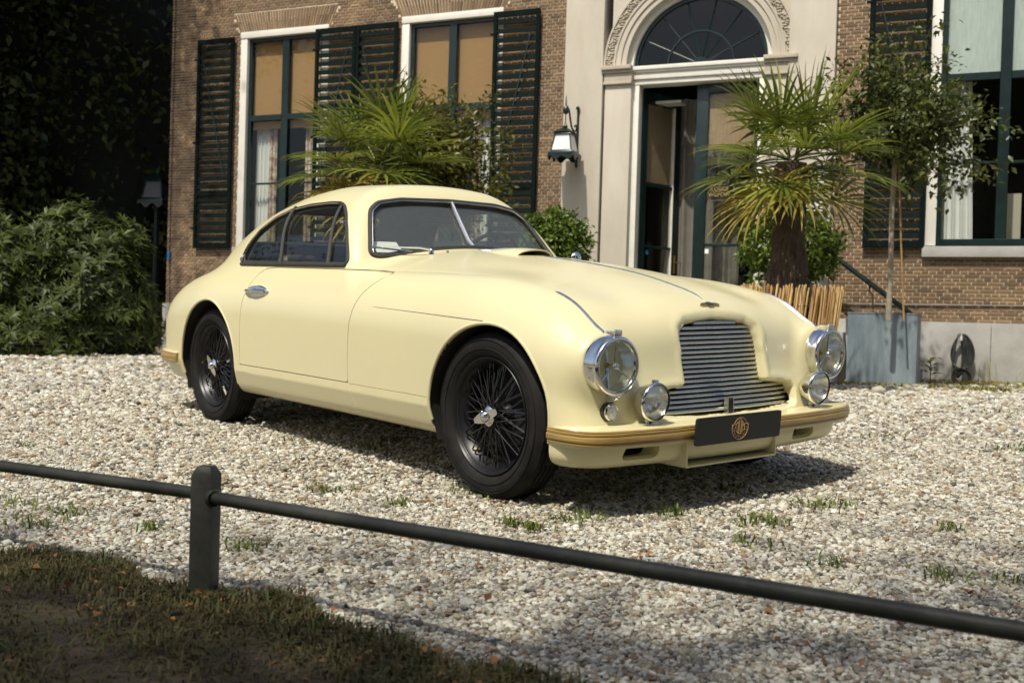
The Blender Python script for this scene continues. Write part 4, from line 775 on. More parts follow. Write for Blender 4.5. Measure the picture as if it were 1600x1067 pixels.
BLACKENAMEL = mat('black_enamel', (0.008, 0.008, 0.009), rough=0.38, spec=0.4)
WELL = mat('underseal_black', (0.012, 0.011, 0.010), rough=0.9)
TRIM = mat('grey_cloth_trim', (0.10, 0.098, 0.085), rough=0.9, var=0.15, scale=30)
TANTRIM = mat('tan_trim', (0.42, 0.33, 0.22), rough=0.7, var=0.1)
SEATM = mat('dark_leather', (0.035, 0.026, 0.02), rough=0.5, var=0.2, scale=6)
WOODGOLD = mat('varnished_wood', (0.20, 0.115, 0.026), rough=0.36, col2=(0.46, 0.315, 0.095), scale=5, stretch=(1.4, 1.4, 60), detail=8, coat=0.5)

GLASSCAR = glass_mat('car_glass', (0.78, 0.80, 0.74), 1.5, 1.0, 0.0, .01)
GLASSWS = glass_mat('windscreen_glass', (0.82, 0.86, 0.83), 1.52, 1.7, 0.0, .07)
LENS = glass_mat('lamp_lens', (0.93, 0.95, 0.93), 1.5, 1.0)

car = empty('classic_coupe'); car.matrix_world = CARM
tag(car, 'cream vintage fastback coupe with black wire wheels parked on white gravel', 'car')

def pchip(xs, ys):
    xs = np.array(xs, float); ys = np.array(ys, float); o = np.argsort(xs); xs = xs[o]; ys = ys[o]
    h = np.diff(xs); d = np.diff(ys)/h; m = np.empty_like(ys); m[1:-1] = np.where(d[1:]*d[:-1] > 0, 2*d[1:]*d[:-1]/np.where(d[1:]+d[:-1] == 0, 1, d[1:]+d[:-1]), 0); m[0] = d[0]; m[-1] = d[-1]
    T = np.linspace(xs[0], xs[-1], 1500); i = np.clip(np.searchsorted(xs, T)-1, 0, len(h)-1); t = (T-xs[i])/h[i]
    Y = (2*t**3-3*t**2+1)*ys[i] + (t**3-2*t**2+t)*h[i]*m[i] + (-2*t**3+3*t**2)*ys[i+1] + (t**3-t**2)*h[i]*m[i+1]
    k = 25; Yp = np.pad(Y, k, mode='edge'); Yp[:k] = Y[0]+(Y[1]-Y[0])*np.arange(-k, 0); Yp[-k:] = Y[-1]+(Y[-1]-Y[-2])*np.arange(1, k+1)
    w = np.hanning(2*k+1); w /= w.sum(); Y = np.convolve(Yp, w, 'valid')
    return lambda q: np.interp(q, T, Y)
def smax(a, b, k):
    h = np.clip(.5+.5*(a-b)/k, 0, 1); return a*h + b*(1-h) + k*h*(1-h)
def smin(a, b, k): return -smax(-a, -b, k)
def sst(a, b, x): t = np.clip((x-a)/(b-a), 0, 1); return t*t*(3-2*t)
P_TC = pchip([-3.6, -3.45, -3.2, -2.9, -2.5, -2.0, -1.5, -1.15, -.8, -.32, -.135, .06, .24, .41, .47, .6, .8], [.50, .62, .72, .78, .84, .90, .955, .982, .968, .928, .906, .876, .836, .789, .768, .71, .60])
P_F = pchip([-3.65, -3.53, -3.40, -3.26, -3.05, -2.80, -2.63, -2.4, -1.9, -1.3, -.8, -.35, -.15, .05, .25, .34, .44, .56, .65, .8], [.36, .44, .575, .70, .80, .856, .88, .893, .897, .885, .873, .866, .861, .842, .802, .770, .733, .680, .63, .54])
P_W = pchip([-3.7, -3.55, -3.4, -3.2, -2.9, -2.5, -2.0, -1.2, -.5, 0, .2, .45, .6, .8], [.62, .68, .73, .775, .805, .815, .808, .80, .80, .805, .802, .79, .775, .74])
P_XF = pchip([.10, .18, .25, .30, .36, .41, .476, .543, .6, .68, .72, .76, .80, .9, 1.2, 1.5], [.60, .622, .625, .612, .590, .572, .552, .534, .524, .509, .498, .478, .450, .36, .1, -.2])
P_TR = pchip([-3.7, -3.5, -3.3, -3.1, -2.85, -2.6, -2.3, -2.0, -1.75, -1.5, -1.28, -1.0, -.7], [.44, .585, .735, .88, 1.03, 1.155, 1.258, 1.315, 1.332, 1.324, 1.298, 1.235, 1.15])
P_YG = pchip([-3.7, -3.4, -3.2, -2.9, -2.6, -2.3, -1.9, -1.2, -.9], [.25, .36, .45, .56, .64, .675, .685, .685, .67])
def poly_sd(u, v, poly):
    """signed distance to a closed polygon, negative inside"""
    P = np.array(poly, float); d = np.full(u.shape, 9e9); ins = np.zeros(u.shape, bool)
    for i in range(len(P)):
        a = P[i]; b = P[(i+1) % len(P)]; e = b-a; wx = u-a[0]; wy = v-a[1]
        t = np.clip((wx*e[0]+wy*e[1])/(e@e), 0, 1); d = np.minimum(d, (wx-e[0]*t)**2+(wy-e[1]*t)**2)
        c1 = (a[1] <= v) != (b[1] <= v)
        if abs(e[1]) > 1e-9: ins ^= c1 & (u < a[0]+(v-a[1])*e[0]/e[1])
    d = np.sqrt(d); return np.where(ins, -d, d)
def rounded(poly, r=.02, n=4):
    out = []; k = len(poly)
    for i in range(k):
        p = Vector((*poly[i],)); a = Vector((*poly[i-1],)); b = Vector((*poly[(i+1) % k],)); rr = r[i] if hasattr(r, '__len__') else r
        da = min(rr, (a-p).length*.48); db = min(rr, (b-p).length*.48); s = p+(a-p).normalized()*da; e = p+(b-p).normalized()*db
        for j in range(n+1):
            t = j/n; q = s*(1-t)**2+p*2*t*(1-t)+e*t*t; out.append((q.x, q.y))
    return out
GRH = [(0, .700), (.10, .690), (.172, .680), (.204, .657), (.220, .62), (.230, .565), (.231, .50), (.232, .462), (.254, .449), (.33, .443), (.405, .432), (.418, .42), (.415, .372), (.40, .358), (.2, .347), (0, .345)]
GRILLE = GRH + [(-a, b) for a, b in GRH[-2:0:-1]]
def xgr(y, z): return np.interp(z, [.3, .352, .376, .41, .476, .543, .62, .678, .697, .76], [.565, .553, .545, .535, .518, .503, .493, .481, .473, .45]) - .16*y*y
def body_f(x, y, z):
    ax = np.abs(y); y2 = y*y
    s = np.clip(y2/.36, 0, 1.0)
    T = P_TC(x) + (P_F(x)-P_TC(x))*s - .016*np.exp(-((ax-.40)/.13)**2)*sst(-.7, .1, x)
    T = T - 1.1*np.clip(ax-.58, 0, 1)**2
    top = z - T
    zu = np.log1p(np.exp(np.clip((z-.55)*14, -30, 30)))/14
    W = P_W(x) - .36*zu**2 - (.30-.22*sst(.2, .4, x))*np.clip(.33-z, 0, 1)
    W = W + .008*np.exp(-((x-.02)/.33)**2) + .012*np.exp(-((x+2.5)/.34)**2)
    side = ax - W
    kk = .20
    a = smax(side*.98, top*.95, kk)
    XF = P_XF(z) - .13*y2 - .5*np.clip(ax-.60, 0, 1)**2
    near = (x > .2) & (ax < .55) & (z > .25) & (z < .8)
    if np.any(near):
        gd = poly_sd(ax[near], z[near], GRH + [(-.3, .345), (-.3, .70)])
        bw_ = .017+.029*sst(.585, .685, z[near])
        rec = .032*np.clip((bw_-gd)/bw_, 0, 1.3)**1.25*sst(.35, .47, z[near]) - .004*np.exp(-((gd-bw_-.012)/.016)**2)*sst(.36, .50, z[near])
        rec = np.where(gd < 0, np.maximum(rec, .03), rec) + .03*sst(.012, -.004, gd)
        XF = np.array(np.broadcast_to(XF, x.shape)); XF[near] -= rec
    a = smax(a, (x-XF)*.95, .11)
    XR = -3.37 + .10*y2 + .35*np.clip(ax-.5, 0, 1)**2 + .5*np.clip(.42-z, 0, 1)**1.5
    a = smax(a, XR-x, .18)
    a = smax(a, .205-.02*sst(.3, .42, x)-z, .06)
    pod = smax(np.sqrt((ax-.632)**2+(z-.553)**2)-.108, x-.505, .03)
    pod = smax(pod, .1-x, .03)
    a = smin(a, pod, .09)
    # greenhouse
    gs = ax - (P_YG(x) - .40*(z-.89) - .10*np.clip(z-.95, 0, 1)**2)
    gt = z - (P_TR(x) - .20*y2)
    gf = (x - (-1.095 - .78*(z-.96) - .20*y2))*.79
    g = smax(gs*.93, gt*.95, .20); g = smax(g, gf, .055)
    g = smax(g, .80-z, .05)
    a = smin(a, g, .055)
    return a
def surface_nets(f, lo, hi, h):
    n = [int(round((b-a)/h))+1 for a, b in zip(lo, hi)]; ax = [a+h*np.arange(k) for a, k in zip(lo, n)]
    X, Y, Z = np.meshgrid(*ax, indexing='ij'); D = f(X, Y, Z); S = D < 0
    c = np.zeros([k-1 for k in n], np.int8)
    for i in (0, 1):
        for j in (0, 1):
            for k in (0, 1): c += S[i:n[0]-1+i, j:n[1]-1+j, k:n[2]-1+k]
    act = (c > 0) & (c < 8); idx = -np.ones(act.shape, int); I = np.argwhere(act); idx[act] = np.arange(len(I))
    acc = np.zeros((len(I), 3)); cnt = np.zeros(len(I))
    E = [((0, 0, 0), 0), ((0, 1, 0), 0), ((0, 0, 1), 0), ((0, 1, 1), 0), ((0, 0, 0), 1), ((1, 0, 0), 1), ((0, 0, 1), 1), ((1, 0, 1), 1), ((0, 0, 0), 2), ((1, 0, 0), 2), ((0, 1, 0), 2), ((1, 1, 0), 2)]
    for o, a in E:
        p = I+np.array(o); q = p.copy(); q[:, a] += 1; d0 = D[tuple(p.T)]; d1 = D[tuple(q.T)]; m = (d0 < 0) != (d1 < 0)
        t = np.where(m, d0/np.where(d0 == d1, 1, d0-d1), 0); pos = p.astype(float); pos[:, a] += t; acc[m] += pos[m]; cnt[m] += 1
    V = acc/cnt[:, None]*h + np.array(lo)
    F = []
    for a in range(3):
        b, c2 = (a+1) % 3, (a+2) % 3; sl0 = [slice(None)]*3; sl1 = [slice(None)]*3; sl0[a] = slice(0, n[a]-1); sl1[a] = slice(1, n[a])
        s0 = S[tuple(sl0)]; s1 = S[tuple(sl1)]; ch = s0 != s1
        K = np.argwhere(ch); ok = (K[:, b] > 0) & (K[:, c2] > 0) & (K[:, b] < n[b]-1) & (K[:, c2] < n[c2]-1); K = K[ok]; fl = s0[tuple(K.T)]
        def cell(db, dc): q = K.copy(); q[:, b] -= db; q[:, c2] -= dc; return idx[tuple(q.T)]
        Q = np.stack([cell(1, 1), cell(0, 1), cell(0, 0), cell(1, 0)], 1); Q[~fl] = Q[~fl][:, ::-1]; F.append(Q)
    return V, np.concatenate(F)
def grad(f, V, e=.002):
    G = np.empty_like(V)
    for a in range(3):
        d = np.zeros(3); d[a] = e; G[:, a] = (f(*(V+d).T)-f(*(V-d).T))/(2*e)
    return G
bV, bQ = surface_nets(body_f, (-3.68, -.915, .16), (.66, .915, 1.40), .0152)
for _ in range(3):
    g = grad(body_f, bV); d = body_f(*bV.T); st = np.clip(d/np.maximum((g*g).sum(1), .2), -.01, .01); bV = bV - g*st[:, None]
bT = np.concatenate([bQ[:, [0, 1, 2]], bQ[:, [0, 2, 3]]])
def cut(mesh, g, keep=False):
    """split a triangle mesh along g = 0 -> (g > 0, g < 0)"""
    V, N, T = mesh; g = np.where(np.abs(g) < 1e-6, 1e-6, g); s = g > 0; ns = s[T].sum(1)
    keepP = T[ns == 3]; keepN = T[ns == 0]; mix = T[(ns == 1) | (ns == 2)]
    if len(mix) == 0 and keep: return mesh
    if len(mix) == 0: return compact((V, N, keepP)), compact((V, N, keepN))
    E = np.concatenate([mix[:, [0, 1]], mix[:, [1, 2]], mix[:, [2, 0]]]); E = np.sort(E, 1); E = E[s[E[:, 0]] != s[E[:, 1]]]; E = np.unique(E, axis=0)
    t = g[E[:, 0]]/(g[E[:, 0]]-g[E[:, 1]]); nv = V[E[:, 0]]*(1-t)[:, None]+V[E[:, 1]]*t[:, None]; nn = N[E[:, 0]]*(1-t)[:, None]+N[E[:, 1]]*t[:, None]
    nn /= np.linalg.norm(nn, axis=1)[:, None]; em = {(a, b): len(V)+i for i, (a, b) in enumerate(E.tolist())}
    V2 = np.concatenate([V, nv]); N2 = np.concatenate([N, nn]); A = []; B = []
    for tri in mix.tolist():
        k = [bool(s[i]) for i in tri]; lone = k.index(True) if sum(k) == 1 else k.index(False)
        a, b, c = tri[lone], tri[(lone+1) % 3], tri[(lone+2) % 3]; ab = em[(min(a, b), max(a, b))]; ac = em[(min(a, c), max(a, c))]
        one, two = (A, B) if k[lone] else (B, A)
        one.append((a, ab, ac)); two.append((ab, b, c)); two.append((ab, c, ac))
    P = np.concatenate([keepP, np.array(A, int).reshape(-1, 3)]); Q = np.concatenate([keepN, np.array(B, int).reshape(-1, 3)])
    if keep: return V2, N2, np.concatenate([P, Q])
    return compact((V2, N2, P)), compact((V2, N2, Q))
def compact(mesh):
    V, N, T = mesh; u = np.unique(T); m = np.full(len(V), -1); m[u] = np.arange(len(u)); return V[u], N[u], m[T]
def join(a, b): return np.concatenate([a[0], b[0]]), np.concatenate([a[1], b[1]]), np.concatenate([a[2], b[2]+len(a[0])])
def boundary(T):
    E = np.concatenate([T[:, [0, 1]], T[:, [1, 2]], T[:, [2, 0]]]); k = np.sort(E, 1); _, inv, cn = np.unique(k, axis=0, return_inverse=True, return_counts=True); return E[cn[inv.ravel()] == 1]
def panel(name, mesh, m, parent, t=.006, inner=None):
    """skin with a turned-in rim; with inner, also an inside face of that material"""
    V, N, T = mesh; E = boundary(T); nV = len(V)
    Vs = [V]; Ns = [N]; Fs = [T]; mats = [m]; mi = [np.zeros(len(T), int)]; off = nV
    if len(E):
        u, inv = np.unique(E, return_inverse=True); inv = inv.reshape(-1, 2); k = len(u)
        tn = np.zeros((k, 3)); e = V[E[:, 1]]-V[E[:, 0]]; cr = np.cross(e, (N[E[:, 0]]+N[E[:, 1]])); np.add.at(tn, inv[:, 0], cr); np.add.at(tn, inv[:, 1], cr); tn /= np.linalg.norm(tn, axis=1)[:, None]+1e-9
        mid = N[u]+tn; mid /= np.linalg.norm(mid, axis=1)[:, None]+1e-9
        Vs += [V[u]+tn*.0012-N[u]*.0012, V[u]+tn*.0012-N[u]*t]; Ns += [tn, tn]
        a = u[inv]; b = off+inv; c = off+k+inv
        Fs += [np.concatenate([np.stack([a[:, 1], a[:, 0], b[:, 0]], 1), np.stack([a[:, 1], b[:, 0], b[:, 1]], 1), np.stack([b[:, 1], b[:, 0], c[:, 0]], 1), np.stack([b[:, 1], c[:, 0], c[:, 1]], 1)])]
        mi.append(np.zeros(4*len(E), int)); off += 2*k
    if inner:
        Vs.append(V-N*t); Ns.append(-N); Fs.append(T[:, ::-1]+off); mi.append(np.ones(len(T), int)); mats = [m, inner]
    o = mesh_obj(name, np.concatenate(Vs), np.concatenate(Fs), mats, parent, N=np.concatenate(Ns))
    if inner: o.data.polygons.foreach_set('material_index', np.concatenate(mi).tolist())
    return o
def sliced(V, T, g):
    m = cut((V, np.ones_like(V), T), g, True); return m[0], m[2]
def fit(V, n=3):
    for _ in range(n):
        g = grad(body_f, V); d = body_f(*V.T); V = V - g*np.clip(d/np.maximum((g*g).sum(1), .2), -.01, .01)[:, None]
    return V
for lv in (.0, .008, .018, .028, .036, .044, .055, .068, .085):
    reg = (bV[:, 0] > .25) & (bV[:, 2] > .28)
    gg = np.where(reg, poly_sd(np.abs(bV[:, 1]), bV[:, 2], GRH + [(-.3, .345), (-.3, .70)]) - lv, 1.0)
    bV, bT = sliced(bV, bT, gg)
bV = fit(bV)
bN = grad(body_f, bV, .003); bN /= np.linalg.norm(bN, axis=1)[:, None]
def root(f, lo, hi, n):
    lo = np.full(n, float(lo)); hi = np.full(n, float(hi))
    for _ in range(22):
        m = (lo+hi)/2; ins = f(m) < 0; lo = np.where(ins, m, lo); hi = np.where(ins, hi, m)
    return lo
def _vec(fn, a, b, lo, hi):
    A = np.atleast_1d(np.asarray(a, float)); B = np.atleast_1d(np.asarray(b, float)); A, B = np.broadcast_arrays(A, B)
    r = root(lambda m: fn(m, A, B), lo, hi, len(A)); return r if (np.ndim(a) or np.ndim(b)) else float(r[0])
def side_y(x, z): return _vec(lambda m, A, B: body_f(A, m, B), x, z, .2, .95)
def front_x(y, z, lo=-.2, hi=.75): return _vec(lambda m, A, B: body_f(m, A, B), y, z, lo, hi)
def top_z(x, y, lo=.5, hi=1.4): return _vec(lambda m, A, B: body_f(A, B, m), x, y, lo, hi)
def back_x(y, z): return _vec(lambda m, A, B: body_f(m, A, B), y, z, -2.0, -3.7)
shell = (bV, bN, bT)
# wheel arches
def arch(V, cx, cz, a, b):
    dx = (V[:, 0]-cx)/a; dz = (V[:, 2]-cz)/b; dz = np.where(dz < 0, dz*.55, dz); r = np.sqrt(dx*dx+dz*dz); return (r-1)*min(a, b)
def archcut(m, cx, cz, a, b):
    V = m[0]; g = np.maximum(arch(V, cx, cz, a, b), .50-np.abs(V[:, 1])); return cut(m, g)[0]
ARCHF = (.030, .34, .370, .342); ARCHR = (-2.48, .33, .362, .368)
shell = archcut(shell, *ARCHF); shell = archcut(shell, *ARCHR)
# windows: side lights follow the greenhouse, seen square from the side
SIDEWIN = [(-2.30, .905), (-2.345, .93), (-2.345, .965), (-2.325, 1.02), (-2.28, 1.085), (-2.18, 1.148), (-2.03, 1.189), (-1.84, 1.207), (-1.64, 1.212), (-1.545, 1.208), (-1.475, 1.188), (-1.40, 1.144), (-1.31, 1.063), (-1.235, .969), (-1.195, .915), (-1.20, .899), (-1.7, .902)]
def off_cut(m, poly, u, v, gate, out=0.0):
    V = m[0]; g = poly_sd(V[:, u], V[:, v], poly)-out; g = np.where(gate(V), g, np.maximum(g, .05)); return cut(m, g)
shell, gl_side = off_cut(shell, SIDEWIN, 0, 2, lambda V: (np.abs(V[:, 1]) > .38) & (V[:, 2] > .86))
WSH = [(0, 1.232), (.30, 1.226), (.43, 1.205), (.485, 1.165), (.515, 1.10), (.555, 1.00), (.572, .962), (.565, .943), (.53, .938), (.40, .962), (.2, .985), (0, .995)]
WS = WSH + [(-a, b) for a, b in WSH[-2:0:-1]]
shell, gl_ws = off_cut(shell, WS, 1, 2, lambda V: (V[:, 0] > -1.62) & (V[:, 0] < -1.0) & (V[:, 2] > .9))
REARW = rounded([(-.40, 1.02), (.40, 1.02), (.33, 1.20), (-.33, 1.20)], .07)
shell, gl_rear = off_cut(shell, REARW, 1, 2, lambda V: V[:, 0] < -2.2)
# doors, front clamshell and sills
DFX = pchip([.2, .362, .474, .59, .677, .75, .808, .865, .88, .92, 1.1], [-.975, -.976, -.982, -.980, -.970, -.949, -.906, -.848, -.815, -.80, -.80])
def doorpoly():
    zs = np.linspace(.365, .878, 26); P = [(float(DFX(z)), float(z)) for z in zs]
    P = [p for p in P if p[1] < .868]
    return [(-2.068, .365), (-2.066, .70), (-2.05, .79), (-2.02, .845), (-1.97, .872), (-1.85, .880), (-1.2, .876), (-1.0, .872), (-.87, .866)] + P[::-1]
DOOR = doorpoly(); side_gate = lambda V: (np.abs(V[:, 1]) > .55)
_, door_m = off_cut(shell, DOOR, 0, 2, side_gate, -.0030); shell, _ = off_cut(shell, DOOR, 0, 2, side_gate, .0030)
V = shell[0]; yy = np.abs(V[:, 1]); xc = np.where(V[:, 2] > .86, -.815-.17*np.clip(1-(yy/.70)**2, 0, 1), DFX(V[:, 2]))
g = np.minimum(V[:, 0]-xc, V[:, 2]-(.362-.03*(V[:, 0] > .3)*0)); g = np.where(V[:, 0] > .28, np.maximum(g, .01), g)
_, sh1 = cut(shell, g-.002); clam, _ = cut(shell, g-.002)
V = shell[0]; _, sh1 = cut(shell, g+.002); shell = sh1
V = shell[0]; g = np.where((np.abs(V[:, 1]) > .55) & (V[:, 0] > -2.3) & (V[:, 0] < .2), V[:, 2]-.3635, .05)
sill = cut(shell, g+.001)[1]; shell = cut(shell, g-.0015)[0]
V = sill[0]; r = V[:, 0]+.975-.07*np.clip((.36-V[:, 2])/.15, 0, 1); s1 = cut(sill, r-.0018)[0]; s2 = cut(sill, r+.0018)[1]
V = clam[0]; g = np.where((V[:, 0] > .3), poly_sd(V[:, 1], V[:, 2], GRILLE), .05); clam = cut(clam, g-.0005)[0]
DUCT = rounded([(-.092, -.030), (.080, -.030), (.092, .028), (-.060, .030)], .034, 6); DUCTC = ((-.52, .245), (.42, .245))
for dy_, dz_ in DUCTC: V = clam[0]; g = np.where((V[:, 0] > .4) & (V[:, 2] < .33), poly_sd(V[:, 1]-dy_, V[:, 2]-dz_, DUCT), .05); clam = cut(clam, g)[0]
panel('body_shell', shell, PAINT, car, .012, TRIM)
panel('front_bonnet', clam, PAINT, car, .020, WELL)
for sgn in (-1, 1):
    dm = cut(door_m, door_m[0][:, 1]*sgn)[0]; d = panel('door', dm, PAINT, car, .014, TRIM)
    for s in (s1, s2): panel('sill_panel', cut(s, s[0][:, 1]*sgn)[0], PAINT, car, .012, WELL)
    # handle: an oval chrome escutcheon with a pull lying in it
    if True:
        Yh = (side_y(-1.925, .753)-.002)*sgn; H = MB()
        H.lathe([(0, .0), (.060, .0), (.066, .006), (.060, .014), (.03, .018), (0, .019)], (-1.925, Yh, .753), Matrix(((1.85, 0, 0), (0, 0, sgn), (0, .48, 0))), 32)
        h = H.build('handle', CHROME, d)
        B = MB(); B.tube([(-2.055, Yh+.014*sgn, .754), (-2.00, Yh+.027*sgn, .755), (-1.90, Yh+.029*sgn, .755), (-1.83, Yh+.017*sgn, .754)], [.006, .010, .011, .008], 8); B.build('handle', CHROME, d)
    # fender seam: a thin dark swage line from the shut line to the arch
    S = MB(); xs_ = np.linspace(-.81, .0, 26); zs_ = .714-.0315*(xs_+.81); pts = [(x, sgn*(y+.0002), z) for x, y, z in zip(xs_, side_y(xs_, zs_), zs_)]
    S.tube(pts, [.0004]+[.0008+.0008*k/23 for k in range(24)]+[.0016], 6); S.build('body_seam', SEAL, car)
# wheel wells, arch lips, floor pan
for (cx, cz, a, b) in (ARCHF, ARCHR):
    for sgn in (-1, 1):
        Wl = MB(); th = np.linspace(-.35, math.pi+.35, 40); rim = [(cx+a*math.cos(t)*.995, cz+b*math.sin(t)*.995*(1 if math.sin(t) > 0 else 1.3)) for t in th]
        ra = np.array(rim); sy = side_y(ra[:, 0], np.maximum(ra[:, 1], .24)); lip = [(x, sgn*(y-.004), z) for (x, z), y in zip(rim, sy)]
        V = [p for p in lip] + [(x, sgn*.42, z) for x, z in rim]; k = len(rim)
        F = [(i, i+1, k+i+1, k+i) for i in range(k-1)] + [tuple(range(k, 2*k))]
        Wl.add(V, F); Wl.build('wheel_well', WELL, car)
        L = MB(); L.tube([(cx+(x-cx)*1.004, y*1.0, cz+(z-cz)*1.004) for x, y, z in lip if z > .235], .0075, 8); L.build('arch_lip', PAINT, car)
fl = MB(); fl.bbox(-2.1, -.35, -.70, .70, .225, .25); fl.bbox(-3.3, -2.85, -.6, .6, .25, .27); fl.bbox(-.4, .42, -.41, .41, .23, .25); fl.build('floor_pan', WELL, car)
eng = MB(); eng.bbox(-.62, .36, -.40, .40, .27, .62); eng.build('engine_bay', WELL, car, bevel=.03)
bh = MB(); bh.prism([(-.70, .25), (.70, .25), (.66, .76), (.45, .86), (-.45, .86), (-.66, .76)], -.80, -.78, lambda u, v, w: (w, u, v)); bh.build('bulkhead', TRIM, car)

# ---- glazing
def panes(name, mesh, m, inset=.010):
    V, N, T = mesh; return mesh_obj(name, V-N*inset, T, m, car, N=N)
for sgn in (-1, 1):
    gm = cut(gl_side, gl_side[0][:, 1]*sgn)[0]; V = gm[0]
    zt = (V[:, 2]-.90)/.31
    q1 = V[:, 0]-(-1.857-.170*zt); q2 = V[:, 0]-(-1.365-.150*zt)
    rear = cut(gm, q1)[1]; rest = cut(gm, q1)[0]; V = rest[0]; zt = (V[:, 2]-.90)/.31; q2 = V[:, 0]-(-1.365-.150*zt); vent, mid = cut(rest, q2)
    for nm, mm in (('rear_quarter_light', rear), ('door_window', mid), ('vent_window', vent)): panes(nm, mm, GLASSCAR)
    def on_side(P, lift=.0):
        Q = np.array(P, float); return [(x, sgn*(y+lift), z) for (x, z), y in zip(Q, side_y(Q[:, 0], Q[:, 1]))]
    fr = MB(); path = on_side(rounded(SIDEWIN, .02, 2), -.002); fr.tube(path, .0100, 8, closed=True); f = fr.build('window_surround', SEAL, car)
    ch = MB(); path = on_side([p for p in rounded(SIDEWIN, .02, 3) if p[1] > .915 and p[0] < -1.45], .006); ch.tube(path, .0045, 6); ch.build('window_trim', CHROME, car)
    ch = MB(); ch.tube(on_side([(-2.335+.005*i, .925-.0028*i) for i in range(7)], .009), .011, 8); ch.build('window_trim', CHROME, car)
    for x0, x1 in ((-1.857, -2.027), (-1.365, -1.515)):
        b_ = MB(); P = [(x0+(x1-x0)*t, .90+.305*t) for t in np.linspace(0, 1, 9)]; b_.tube(on_side(P, .002), .0095, 8, squash=(1, .8)); b_.build('window_bar', SEAL, car)
    sl_ = MB(); sl_.tube(on_side([(x, .895) for x in np.linspace(-2.31, -1.19, 16)], .006), .010, 8, squash=(1, 1)); sl_.build('waist_rail', SEAL, car)
    ct = MB(); ct.box((-1.375, sgn*(side_y(-1.375, 1.105)+.010), 1.105), (.035, .012, .014)); ct.build('vent_catch', CHROME, car, bevel=.003)
nrm = gl_ws
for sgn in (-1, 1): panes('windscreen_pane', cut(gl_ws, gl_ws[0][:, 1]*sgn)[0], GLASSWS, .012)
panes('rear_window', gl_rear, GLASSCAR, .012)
def ws_x(y, z):
    return front_x(y, z, -1.9, -.9)
fr = MB(); fr.tube([(ws_x(y, z)+.002, y, z) for y, z in rounded(WS, .02, 2)], .0135, 8, closed=True); fr.build('windscreen_seal', SEAL, car)
fr = MB(); fr.tube([(ws_x(y, z)+.012, y, z) for y, z in rounded([(a*.99, .01+b*.99) for a, b in WS], .02, 2)], .0035, 6, closed=True); fr.build('windscreen_trim', DULLCHROME, car)
dv = MB(); dv.tube([(ws_x(0, z)+.004, 0, z) for z in np.linspace(.995, 1.232, 7)], .0105, 8); dv.build('windscreen_divider', mat('polished_strip', (.8, .8, .78), .25, 1.0), car)
fr = MB(); fr.tube([(back_x(y, z), y, z) for y, z in REARW], .012, 8, closed=True); fr.build('rear_window_seal', SEAL, car)
# wipers with spindles, washer jet, papers on the dash shelf
for sgn, (py, dy) in ((-1, (-.30, -.30)), (1, (.22, -.26))):
    bx_ = -1.085+.0; w_ = MB(); zt = top_z(-1.045, py)
    w_.lathe([(0, 0), (.014, 0), (.012, .022), (.006, .03), (0, .031)], (-1.045, py, zt-.004), None, 14)
    tip = (ws_x(py+dy*.72, .985)+.028, py+dy*.72, .985); w_.tube([(-1.045, py, zt+.022), (-1.06, py+dy*.2, zt+.03), tip], [.007, .006, .003], 6)
    ar = w_.build('wiper', CHROME, car)
    bl = MB(); bl.tube([(ws_x(py+dy*t, .965+.028*(t-.2))+.018, py+dy*t, .965+.028*(t-.2)) for t in np.linspace(.25, .88, 8)], .005, 6); bl.build('wiper_blade', DULLCHROME, car)
    if sgn < 0:
        pj = MB(); zj = top_z(-1.0, -.235); pj.lathe([(0, 0), (.007, 0), (.007, .012), (0, .014)], (-1.0, -.235, zj-.002), None, 10); pj.build('washer_jet', CHROME, car)

# ---- air scoop on the scuttle: a teardrop hood open to the front
sc = MB(); V = []; nx, ny = 22, 21
for lay, (dz, dw) in enumerate(((0, 0), (-.006, -.006))):
    for i in range(nx):
        t = i/(nx-1); x = -1.00+.40*t; wd = .02+.092*math.sin(math.pi/2*min(1, t*1.25))**.9+dw; hh = .004+.030*math.sin(math.pi/2*min(1, t*1.15))**1.3+dz*(t > .25)
        zz = top_z(np.full(ny, x), np.linspace(-wd, wd, ny))
        for j in range(ny):
            u = -1+2*j/(ny-1); V.append((x-.03*u*u*t, u*wd, zz[j]-.004+hh*max(0, 1-abs(u)**2.6)**.62))
F = []
for i in range(nx-1):
    for j in range(ny-1):
        a = i*ny+j; F.append((a, a+1, a+ny+1, a+ny)); b = a+nx*ny; F.append((b, b+ny, b+ny+1, b+1))
e0 = (nx-1)*ny
for j in range(ny-1): F.append((e0+j, e0+j+1, e0+nx*ny+j+1, e0+nx*ny+j))
sc.add(V, F); sc.build('air_scoop', PAINT, car, sharp=60)

